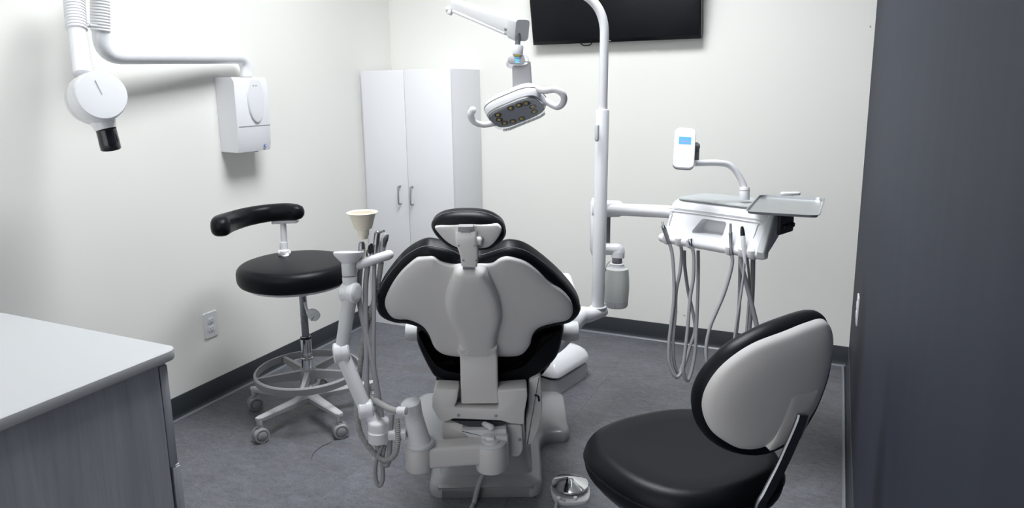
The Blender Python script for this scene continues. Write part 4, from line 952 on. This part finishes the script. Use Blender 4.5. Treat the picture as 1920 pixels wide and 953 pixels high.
bm = B(); slab(bm, densify([(-tw_*.36,-tl_*.36),(tw_*.36,-tl_*.36),(tw_*.36,tl_*.36),(-tw_*.36,tl_*.36)], .03, 4), TRM, [(0,-.016),(0,-.0097)]); p = tc_
cyl(bm, Vector((p.x,p.y,p.z-.03)), Vector((p.x,p.y,p.z-.0155)), .03); rbox(bm, (LW-.06,.17,.135), (LW+.06,.24,.151), .006, 2, DM)
tube(bm, [DM @ Vector((LW+.03,.2,.143)), Vector((p.x,p.y,p.z-.025))], .012, 12); obj('tray_holder', bm, 'dark_gray', t)
bm = B(); q0_ = at(1482, 363, 2.75); slab(bm, rrect(.075,.03,.012,4), frame(q0_, R0, F0, Z), rprof(.012,.004,3,-.006)); cyl(bm, q0_ - Z*.03, q0_, .012)
tube(bm, [q0_-Z*.025, DM @ Vector((LW-.02,.24,.135))], .010, 12); obj('rear_handle', bm, 'enamel_white', t)
# control panel on its stalk
bt = 2.56
st_ = [at(1396, 369, 2.60), at(1395, 351, 2.60), at(1388, 335, 2.60), at(1377, 318, 2.60), at(1365, 309, 2.60), at(1350, 306, 2.595), at(1330, 305.5, 2.59), at(1303, 306, 2.58)]
bm = B(); tube(bm, st_, .0118, 16, 5); stalk = obj('panel_stalk', bm, 'enamel_white', t)
bm = B(); cyl(bm, at(1396, 370, 2.60)-Z*.01, at(1396, 351, 2.60), .0185); obj('stalk_base', bm, 'white_plastic', stalk)
bm = B(); cyl(bm, at(1396, 358, 2.60), at(1396, 357, 2.60), .0188, bev=.0001); obj('stalk_seam', bm, 'gray_plastic', stalk)
bm = B(); cyl(bm, at(1306, 304, 2.585), at(1307, 280, 2.59), .0085); lathe(bm, at(1303, 275, 2.585), cdir(1,-.1,.3), [(.004,-.006),(.012,-.004),(.0155,.002),(.0155,.009),(.012,.014),(.004,.016)], 20); obj('panel_joint', bm, 'mid_gray', stalk)
cu = camvec(38, 3, bt, -.014).normalized(); cv = camvec(11, -79, bt, .05); cv = (cv - cu*cv.dot(cu)).normalized(); cn = cu.cross(cv)
CM = frame(at(1283.5, 277, bt), cu, cv, cn)
bm = B(); slab(bm, rrect(.076, .162, .02, 6), CM, [(.006,-.017),(.001,-.013),(0,-.006),(.0005,-.002),(.003,.0)]); cp = obj('control_panel', bm, 'enamel_white', t)
bm = B(); slab(bm, rrect(.0762, .1622, .02, 6), CM, [(.008,-.021),(0,-.016),(-.0004,-.010),(0,-.009)]); obj('panel_back', bm, 'mid_gray', cp)
bm = B(); rbox(bm, (-.022,.0135,-.001), (.022,.043,.0007), 0, 1, CM); sc_ = obj('display', bm, 'lcd_blue', cp, label='lit pale blue display')
bm = B()
for k, (x, w) in enumerate(((-.0115,.004),(-.006,.004),(-.0005,.005),(.006,.004),(.0115,.004))): rbox(bm, (x-w/2,.0215,.0006), (x+w/2,.0265,.0010), 0, 1, CM)
obj('display_text', bm, 'lcd_text', sc_, kind='stuff')
for (x, y, r_) in [(-.021+.014*k, .058, .0035) for k in range(4)] + [(-.014+.014*k, .07, .003) for k in range(3)] + [(0,-.03,.007),(0,-.046,.006),(-.014,-.038,.006),(.014,-.038,.006),(-.022,-.028,.004),(.022,-.03,.004)]:
    bm = B(); slab(bm, [(x+a, y+b) for a, b in oval(r_, r_*.8, 14)], CM, [(0,-.0005),(0,.0004)]); obj('key', bm, 'faint_print', cp)

# water bottle
wb0 = at(1157, 488, 2.945); wb1 = at(1156, 576, 2.975); L = wb0.z - wb1.z; wx = wb0.copy(); wx.z = wb1.z
t = thing('water_bottle', 'translucent white self-contained water bottle hanging beside the pole', 'bottle', wx)
bm = B(); lathe(bm, wx + Z*(.028), Z, [(.042,0),(.0495,.002),(.0515,.03),(.053,.06),(.052,.09),(.048,L-.063),(.044,L-.06)], 36); obj('body', bm, 'bottle_plastic', t)
bm = B(); lathe(bm, wx, Z, [(.036,0),(.044,.001),(.0465,.005),(.0490,.027),(.0495,.031),(.046,.033)], 36); bb_ = obj('base_cap', bm, 'light_gray_plastic', t)
for k in range(24):
    a = 2*PI*k/24; dd = Vector((math.cos(a), math.sin(a), 0)); bm = B(); rbox(bm, (-.0022,-.001,-.010), (.0022,.0008,.010), .0006, 1, frame(wx + dd*.0475 + Z*.016, Vector((-dd.y,dd.x,0)), dd, Z)); obj('rib', bm, 'light_gray_plastic', bb_)
bm = B(); lathe(bm, wx + Z*(L-.036-.028), Z, [(.047,-.002),(.0495,.001),(.049,.006),(.042,.020),(.034,.032),(.030,.038),(.030,.050),(.026,.052)], 36); obj('shoulder', bm, 'white_plastic', t)
bm = B(); cyl(bm, wx + Z*(L-.015), wx + Z*(L+.012), .021, seg=24); obj('neck', bm, 'mid_gray', t)
bm = B(); tube(bm, [wx + Z*(L-.005) - R0*.03, wx + Z*(L-.02) - R0*.045 - F0*.01, wx + Z*(L-.045) - R0*.05 - F0*.01], .0013, 6, 5); obj('tether', bm, 'dark_gray', t)

# ------------------------------------------------------------------ assistant's arm (left rear of the chair)
DA = 2.03
t = thing('assistant_instrument_unit', 'white jointed assistant instrument arm on the left of the chair', 'instrument arm', pv(850, 884, DA))
AA = t
# bracket: rounded bar between two upright drums
def drum(bm, x0, x1, y0, y1, D, r=None, bev=.006):
    a = vrz((x0+x1)/2, y0, D); b = vrz((x0+x1)/2, y1, D); w = (vrz(x1, (y0+y1)/2, D)[0]-vrz(x0, (y0+y1)/2, D)[0])/2 if r is None else r
    R_ = (vrz(x0, (y0+y1)/2, D)[0] + vrz(x1, (y0+y1)/2, D)[0])/2
    return lathe(bm, W(R_, D, b[1]), Z, [(w-bev,0),(w-bev*.3,bev*.3),(w,bev),(w,a[1]-b[1]-bev),(w-bev*.3,a[1]-b[1]-bev*.3),(w-bev,a[1]-b[1])], 32), R_, b[1], a[1], w
bm = B(); _, Ra, z0a, z1a, wa = drum(bm, 760, 812, 834, 878, DA)
_, Rb, z0b, z1b, wb_ = drum(bm, 892, 950, 830, 878, DA+.03)
z0m, z1m = z0a+.004, z1a-.002
secs = []
for u in (0, .06, .94, 1):
    c = W(Ra + (Rb-Ra)*u, DA + .03*u + .004, 0); k = 1.0
    secs.append([c + F0*x + Z*y for x, y in rrect((wa*1.55), z1m-z0m-(.004 if .01 < u < .99 else .010), .012, 4, 0, (z0m+z1m)/2)])
rings(bm, secs); br = obj('bracket', bm, 'warm_plastic', t)
bm = B(); prism(bm, [(864,808),(950,805),(951,828),(938,838),(898,838)], DA+.05, DA+.12, .004, .006)
lathe(bm, W(Rb, DA+.03, z1b-.002), Z, [(wb_*.98,0),(wb_*.98,.005),(wb_*.9,.008)], 32); lathe(bm, W(Rb, DA+.03, z1b+.005), Z, [(wb_*.62,0),(wb_*.6,.006),(wb_*.5,.008)], 28)
obj('pivot_cap', bm, 'light_gray_plastic', br)
bm = B(); c = W(Rb-.002, DA+.025, z1b+.012); rbox(bm, (-.014,-.008,0), (.014,.008,.010), .004, 2, frame(c, R0, F0, Z)); obj('brake_button', bm, 'white_plastic', br)
bm = B(); rbox(bm, (Rb-.03, DA+.03, z0b+.0), (Rb+.055, DA+.15, z1b+.02), .008, 2, VM); obj('bracket_root', bm, 'warm_plastic', br)
# cup-like solids collector on the drum
ca_ = W(Ra+.004, DA, z1a-.001); cb_ = pv(769.5, 753, DA-.01); cax = (cb_-ca_); Lc = cax.length; cax.normalize()
bm = B(); lathe(bm, ca_, Z, [(wa*1.03,0),(wa*1.05,.003),(wa*1.05,.010),(wa*.98,.014),(wa*.85,.015)], 32); obj('collector_ring', bm, 'light_gray_plastic', t)
bm = B(); lathe(bm, ca_, cax, [(.036,.002),(.0365,.010),(.034,.03),(.029,Lc*.6),(.0285,Lc*.62),(.0282,Lc*.78),(.0288,Lc*.80)], 32); col_ = obj('collector_body', bm, 'white_plastic', t)
bm = B(); lathe(bm, ca_ + cax*(Lc*.80), cax, [(.0290,0),(.0295,.003),(.0312,Lc*.14),(.031,Lc*.17),(.026,Lc*.205),(.012,Lc*.225)], 32); obj('collector_lid', bm, 'white_plastic', col_)
for k in range(3):
    bm = B(); lathe(bm, ca_ + cax*(Lc*(.64+.05*k)), cax, [(.0278,0),(.0292,.0008),(.0278,.0016)], 28); obj('thread_ring', bm, 'light_gray_plastic', col_)
# clamp and lower knuckle
tk = 2.17
kc = at(711, 806, tk)
bm = B(); lathe(bm, at(711, 827, tk), Z, [(.03,0),(.0335,.002),(.0335,.034),(.031,.036)], 32); rbox(bm, (.02,-.014,.006), (.085,.014,.034), .005, 2, frame(at(711, 827, tk), R0, F0, Z)); obj('clamp', bm, 'white_plastic', t)
bm = B(); bp_ = at(747, 819, tk-.015); cyl(bm, bp_ + F0*.01, bp_ - F0*.006, .008, seg=20); cyl(bm, bp_ - F0*.004, bp_ - F0*.0065, .0045, bev=.0005, seg=6); obj('clamp_bolt', bm, 'chrome', t)
bm = B(); lathe(bm, at(711, 806, tk), Z, [(.028,0),(.034,.001),(.0343,.005),(.0343,.026),(.0325,.031),(.028,.034),(.01,.0355)], 32); obj('knuckle', bm, 'white_plastic', t)
J1 = at(686, 768, tk+.0); J2 = at(640, 661, tk-.02); J3 = at(657, 549, tk-.03)
bm = B(); tube(bm, [at(705, 792, tk), at(694, 778, tk)], .0205, 18); obj('stub', bm, 'white_plastic', t)
def joint(P, r, half, ax, nm='joint'):
    bm = B(); lathe(bm, P - ax*half, ax, [(r*.55,0),(r*.86,.0015),(r,.006),(r,half-.0015),(r*.965,half-.001),(r*.965,half+.001),(r,half+.0015),(r,2*half-.006),(r*.86,2*half-.0015),(r*.55,2*half)], 32); return obj(nm, bm, 'white_plastic', t)
jax = cdir(1, -.12, .25)
joint(J1, .031, .024, jax); joint(J2, .031, .025, jax); joint(J3, .031, .027, cdir(1, 0, -.35))
bm = B(); tube(bm, [J1, J1+(J2-J1)*.2, J2-(J2-J1)*.2, J2], [.0215,.022,.0225,.021], 20); obj('lower_arm', bm, 'enamel_white', t)
bm = B(); tube(bm, [J2, J2+(J3-J2)*.2, J3-(J3-J2)*.1, J3], [.0195,.0205,.0225,.022], 20); obj('upper_arm', bm, 'light_gray_plastic', t)
kt = tk-.03; K0 = at(656, 538, kt); K1 = at(654.5, 493, kt); K2 = at(654, 472, kt)
bm = B(); cyl(bm, K0-Z*.01, at(655.5, 519, kt), .0205, .0225); cyl(bm, at(655.5, 518, kt), K1, .0222, .0235); obj('post', bm, 'light_gray_plastic', t)
bm = B(); lathe(bm, K1, K2-K1, [(.022,0),(.0265,.004),(.036,.014),(.044,.023),(.0465,.0285),(.0465,.0315),(.044,.0345),(.03,.036),(.004,.0365)], 40); obj('handle_knob', bm, 'white_plastic', t)
bm = B(); G0, G1 = at(668, 498, kt+.01), at(729, 478, kt+.04); tube(bm, [G0 - (G1-G0).normalized()*.012, G0, G1], .0155, 20, roundcap=True); obj('holder_bar', bm, 'white_plastic', t)
gd = (G1-G0)
def gp(u, up=0.0): return G0 + gd*u + Z*up
# paper funnel on the bar
fp = at(682, 462, kt+.03)
t = thing('cup_funnel', 'cream plastic funnel cup standing on the white holder bar', 'funnel', fp)
bm = B(); lathe(bm, at(682, 448, kt+.03), Z, [(.010,0),(.0125,.001),(.0135,.010),(.0165,.012),(.0185,.028),(.0195,.030),(.0265,.033),(.0282,.036),(.0355,.062),(.0385,.072),(.041,.079),(.0475,.081),(.048,.083),(.0455,.0845),(.040,.081),(.034,.060),(.02,.033),(.003,.031)], 40); obj('bowl', bm, 'cream', t)
bm = B(); lathe(bm, gp(.22, .012), at(682, 446, kt+.03)-gp(.22, .012), [(.005,0),(.006,.002),(.0045,.015),(.0045,.03)], 16); obj('stem', bm, 'cream', t)
# instruments in the bar, each with its hose
GI = 'instruments on the assistant bar'
def hose_obj(t, pts, r, m='hose', ribbed=False, n=8):
    bm = B()
    if ribbed:
        pp = cr(pts, 10); q = [pp[0]]; acc = 0
        L = sum((pp[i+1]-pp[i]).length for i in range(len(pp)-1)); N = int(L/.0028); out = []; d = 0; i = 0; seg = (pp[1]-pp[0]).length
        for k in range(N+1):
            s = L*k/N
            while s > d+seg and i < len(pp)-2: d += seg; i += 1; seg = (pp[i+1]-pp[i]).length
            out.append(pp[i].lerp(pp[i+1], min(1, (s-d)/max(seg,1e-9))))
        tube(bm, out, [r*(1.0 if k % 2 else .84) for k in range(len(out))], 10)
    else: tube(bm, pts, r, 10, n)
    return obj('hose', bm, m, t)
h_ = kt+.03
t = thing('saliva_ejector', 'short dark chrome suction valve under the cream funnel on the holder bar', 'dental instrument', gp(.22), GI)
bm = B(); lathe(bm, at(678, 484, h_), at(678.5, 456, h_)-at(678, 484, h_), [(.007,-.02),(.009,.0),(.011,.006),(.0115,.03),(.010,.044),(.007,.05),(.004,.051)], 18); obj('body', bm, 'brushed', t)
hose_obj(t, [at(677,492,h_), at(674,520,h_), at(673,560,h_), at(681,605,h_), at(692,649,h_), at(705,715,h_), at(715,777,h_+.01), at(722,815,h_+.02)], .0085)
t = thing('suction_valve', 'slim grey suction valve with lever, second on the holder bar', 'dental instrument', gp(.45), GI)
bm = B(); lathe(bm, at(692,482,h_), at(694,462,h_)-at(692,482,h_), [(.006,-.02),(.008,0),(.010,.004),(.010,.018),(.007,.024),(.003,.025)], 16); obj('body', bm, 'steel', t)
bm = B(); slab(bm, [(x, y) for x, y in oval(.009,.016,20)], frame(at(695,466,h_-.01), cdir(.8,0,.6), cdir(.1,-1,0), cdir(-.6,0,.8)), [(0,-.002),(0,.002)]); obj('lever', bm, 'chrome', t)
hose_obj(t, [at(690,495,h_), at(686,530,h_), at(685,575,h_), at(687,657,h_), at(688,727,h_), at(694,790,h_+.02)], .0085)
t = thing('air_water_syringe', 'grey angled syringe with bent nozzle, tallest on the holder bar', 'dental instrument', gp(.7), GI)
bm = B(); tube(bm, [at(702,492,h_+.01), at(704,472,h_+.01), at(706,450,h_+.01), at(707.5,438,h_+.01)], [.008,.009,.010,.0095], 16, 4, roundcap=True); obj('body', bm, 'brushed', t)
bm = B(); tube(bm, [at(707,438.5,h_+.01), at(713,436,h_), at(720,433,h_-.01)], .0035, 10); cyl(bm, at(703.5,437,h_+.005), at(706,434.5,h_+.005), .0035, seg=12); obj('nozzle', bm, 'steel', t)
hose_obj(t, [at(702,495,h_+.01), at(701,540,h_), at(701,600,h_), at(701,676,h_), at(706,750,h_), at(712,790,h_+.01), at(718,830,h_+.015), at(706,863,h_), at(704,895,h_), at(711,911,h_), at(718,898,h_), at(717,863,h_+.005), at(722,835,h_+.02)], .0065)
t = thing('suction_handpiece', 'grey suction handpiece with black oval tip at the end of the holder bar', 'dental instrument', gp(.92), GI)
bm = B(); tube(bm, [at(715,490,h_+.02), at(716,474,h_+.02), at(719,455,h_+.02), at(723,443,h_+.02)], [.008,.010,.0115,.009], 16, 4, roundcap=True); obj('body', bm, 'gray_plastic', t)
bm = B(); tube(bm, [at(720,462,h_+.012), at(723,450,h_+.010), at(726,442,h_+.012)], [.004,.008,.005], 14, 4, roundcap=True); obj('tip', bm, 'dark_gray', t)
hose_obj(t, [at(715,492,h_+.02), at(709,530,h_+.02), at(697,580,h_+.02), at(682,637,h_+.02), at(674,700,h_+.02), at(669,760,h_+.02), at(676,812,h_+.02), at(700,848,h_+.01), at(722,863,h_-.01), at(740,853,h_-.02), at(746,825,h_-.02), at(744,785,h_-.01)], .0092, 'hose_ribbed', True)
# elbow hose into the collector, and a loop hanging below the clamp
t = AA
bm = B(); 
e_ = [at(688,741,h_+.03), at(698,746,h_+.01), at(713,757,h_-.02), at(733,768,h_-.06), at(750,771,h_-.08)]
pp = cr(e_, 10); tube(bm, pp, [.0098 if k % 2 else .0092 for k in range(len(pp))], 12); obj('drain_hose', bm, 'hose_ribbed', t)
bm = B(); cyl(bm, at(746,770.5,h_-.075), at(762,771,h_-.085), .0125, seg=18); obj('hose_fitting', bm, 'white_plastic', t)
bm = B(); tube(bm, [at(735,776,h_), at(732,810,h_), at(730,850,h_), at(726,872,h_), at(716,862,h_+.01), at(706,830,h_+.02)], .0085, 10, 6); obj('drain_hose', bm, 'hose', t)

# ------------------------------------------------------------------ instruments hanging at the console
GD = 'handpieces on the console rail'
def hook(px, dy=-.012): a = rail_at(px); return DM @ Vector((a, dy-.012, 0))
def dep_of(p): return (p-CAM).dot(_f)
t1 = dep_of(hook(1253))-.005; t3 = dep_of(hook(1297))-.005; t4 = dep_of(hook(1371))-.006; t5 = dep_of(hook(1395))-.006
t = thing('handpiece', 'leftmost handpiece on the console rail, with two bare prongs', 'dental instrument', hook(1253), GD)
bm = B(); tube(bm, [at(1255,456,t1), at(1251,446,t1), at(1247,434,t1), at(1244.5,426,t1)], [.008,.008,.0085,.009], 14, 4); obj('coupling', bm, 'mid_gray', t)
bm = B(); lathe(bm, at(1244.5,427.5,t1), at(1243,420,t1)-at(1244.5,427.5,t1), [(.007,0),(.0105,.001),(.0105,.009),(.008,.011)], 18); obj('collar', bm, 'chrome', t)
for d in (0, 3):
    bm = B(); cyl(bm, at(1242.3+d,424,t1), at(1240.3+d,416,t1), .0014, bev=.0004, seg=8); obj('prong', bm, 'steel', t)
hose_obj(t, [at(1255,456,t1), at(1260,475,t1), at(1263,510,t1), at(1263.5,560,t1), at(1258,610,t1), at(1254,650,t1), at(1256,685,t1), at(1268,708,t1), at(1281,690,t1+.03), at(1294,650,t1+.05), at(1303,620,t1+.06), at(1300,590,t1+.07), at(1290,545,t1+.07), at(1284,500,t1+.05), at(1283,470,t1+.04)], .0066)
t = thing('handpiece', 'small tapered handpiece, second from the left on the console rail', 'dental instrument', hook(1276), GD)
bm = B(); lathe(bm, at(1274.5,452,t1), at(1269.5,427,t1)-at(1274.5,452,t1), [(.006,-.004),(.007,0),(.0085,.006),(.0085,.013),(.005,.017),(.004,.03),(.003,.042),(.0012,.05)], 16); obj('body', bm, 'brushed', t)
bm = B(); lathe(bm, at(1273.7,448,t1), at(1269.5,427,t1)-at(1273.7,448,t1), [(.007,0),(.0095,.001),(.0095,.004),(.007,.005)], 16); obj('collar', bm, 'black_plastic', t)
hose_obj(t, [at(1275,453,t1), at(1278,475,t1), at(1275,510,t1), at(1268,545,t1+.01), at(1266,590,t1+.01), at(1262,640,t1+.01), at(1264,680,t1+.02), at(1272,700,t1+.03), at(1280,685,t1+.04)], .0066)
t = thing('handpiece', 'open-ended coupling without handpiece, third from the left on the console rail', 'dental instrument', hook(1297), GD)
bm = B(); lathe(bm, at(1296,460,t3), at(1293.8,448,t3)-at(1296,460,t3), [(.007,-.004),(.008,0),(.0098,.01),(.0105,.022),(.0085,.025),(.0075,.018)], 18); obj('coupling', bm, 'chrome', t)
bm = B(); lathe(bm, at(1294,449.5,t3), at(1293.8,448,t3)-at(1294,449.5,t3), [(.006,0),(.0072,.001),(.002,.0012)], 14); obj('bore', bm, 'black_plastic', t)
hose_obj(t, [at(1296,461,t3), at(1300.5,478,t3), at(1300,520,t3), at(1294,560,t3), at(1289,620,t3), at(1284,665,t3), at(1281,695,t3), at(1289,714,t3+.01), at(1298,690,t3+.03), at(1304,650,t3+.04), at(1307,587,t3+.05), at(1309,520,t3+.05), at(1309,470,t3+.04)], .0066)
t = thing('handpiece', 'slender steel handpiece, right of the console recess', 'dental instrument', hook(1371), GD)
bm = B(); lathe(bm, at(1371.5,476,t4), at(1369.5,421,t4)-at(1371.5,476,t4), [(.006,-.006),(.0075,0),(.0075,.022),(.0065,.026),(.0065,.068),(.007,.069),(.007,.074),(.0045,.078),(.0045,.104),(.003,.108),(.001,.109)], 18); obj('body', bm, 'brushed', t)
hose_obj(t, [at(1371.5,475,t4), at(1373,493,t4), at(1367,520,t4), at(1357,552,t4), at(1343,585,t4), at(1331,615,t4), at(1324,655,t4), at(1328,690,t4), at(1345,712,t4+.02), at(1370,690,t4+.05), at(1378,640,t4+.07), at(1386,570,t4+.07), at(1388,480,t4+.05)], .0066)
t = thing('handpiece', 'white handpiece with a black pointed tip, rightmost on the console rail', 'dental instrument', hook(1395), GD)
ha, hb_ = at(1396,480,t5), at(1391.2,424,t5); hx_ = hb_-ha; Lh = hx_.length
bm = B(); lathe(bm, ha, hx_, [(.005,-.03),(.006,-.02),(.0065,0),(.0082,.012),(.0088,.05),(.0085,Lh*.66),(.008,Lh*.68)], 18); obj('body', bm, 'white_plastic', t)
bm = B(); lathe(bm, ha + hx_*.67, hx_, [(.007,0),(.0085,.001),(.008,Lh*.12),(.006,Lh*.26),(.0045,Lh*.31),(.0015,Lh*.325)], 18); obj('tip', bm, 'black_plastic', t)
hose_obj(t, [at(1396,482,t5), at(1394.5,510,t5), at(1391,540,t5), at(1385,580,t5), at(1379,620,t5), at(1376,655,t5), at(1384,690,t5+.02), at(1394,660,t5+.04), at(1401,600,t5+.05), at(1405,535,t5+.05), at(1401,482,t5+.04)], .0048)
t = DU
bm = B(); tube(bm, [at(1389,478,t5+.03), at(1391,500,t5+.03), at(1399,530,t5+.03), at(1409,570,t5+.03), at(1419,612,t5+.03), at(1426,650,t5+.03), at(1422,690,t5+.04), at(1408,690,t5+.06), at(1403,640,t5+.08), at(1410,560,t5+.09), at(1412,480,t5+.08)], .0085, 10, 7); obj('supply_hose', bm, 'hose', t)

# loose thread on the floor by the stool
p = [onz(584.5,861,.0022), onz(586,853,.0022), onz(593,845,.0022), onz(604,837,.0022), onz(616,832,.0022), onz(622,828,.0022)]
bm = B(); tube(bm, p, .0012, 6, 6); obj('loose_thread', bm, 'thread', label='thin dark thread lying on the floor in front of the tall stool', cat='thread')
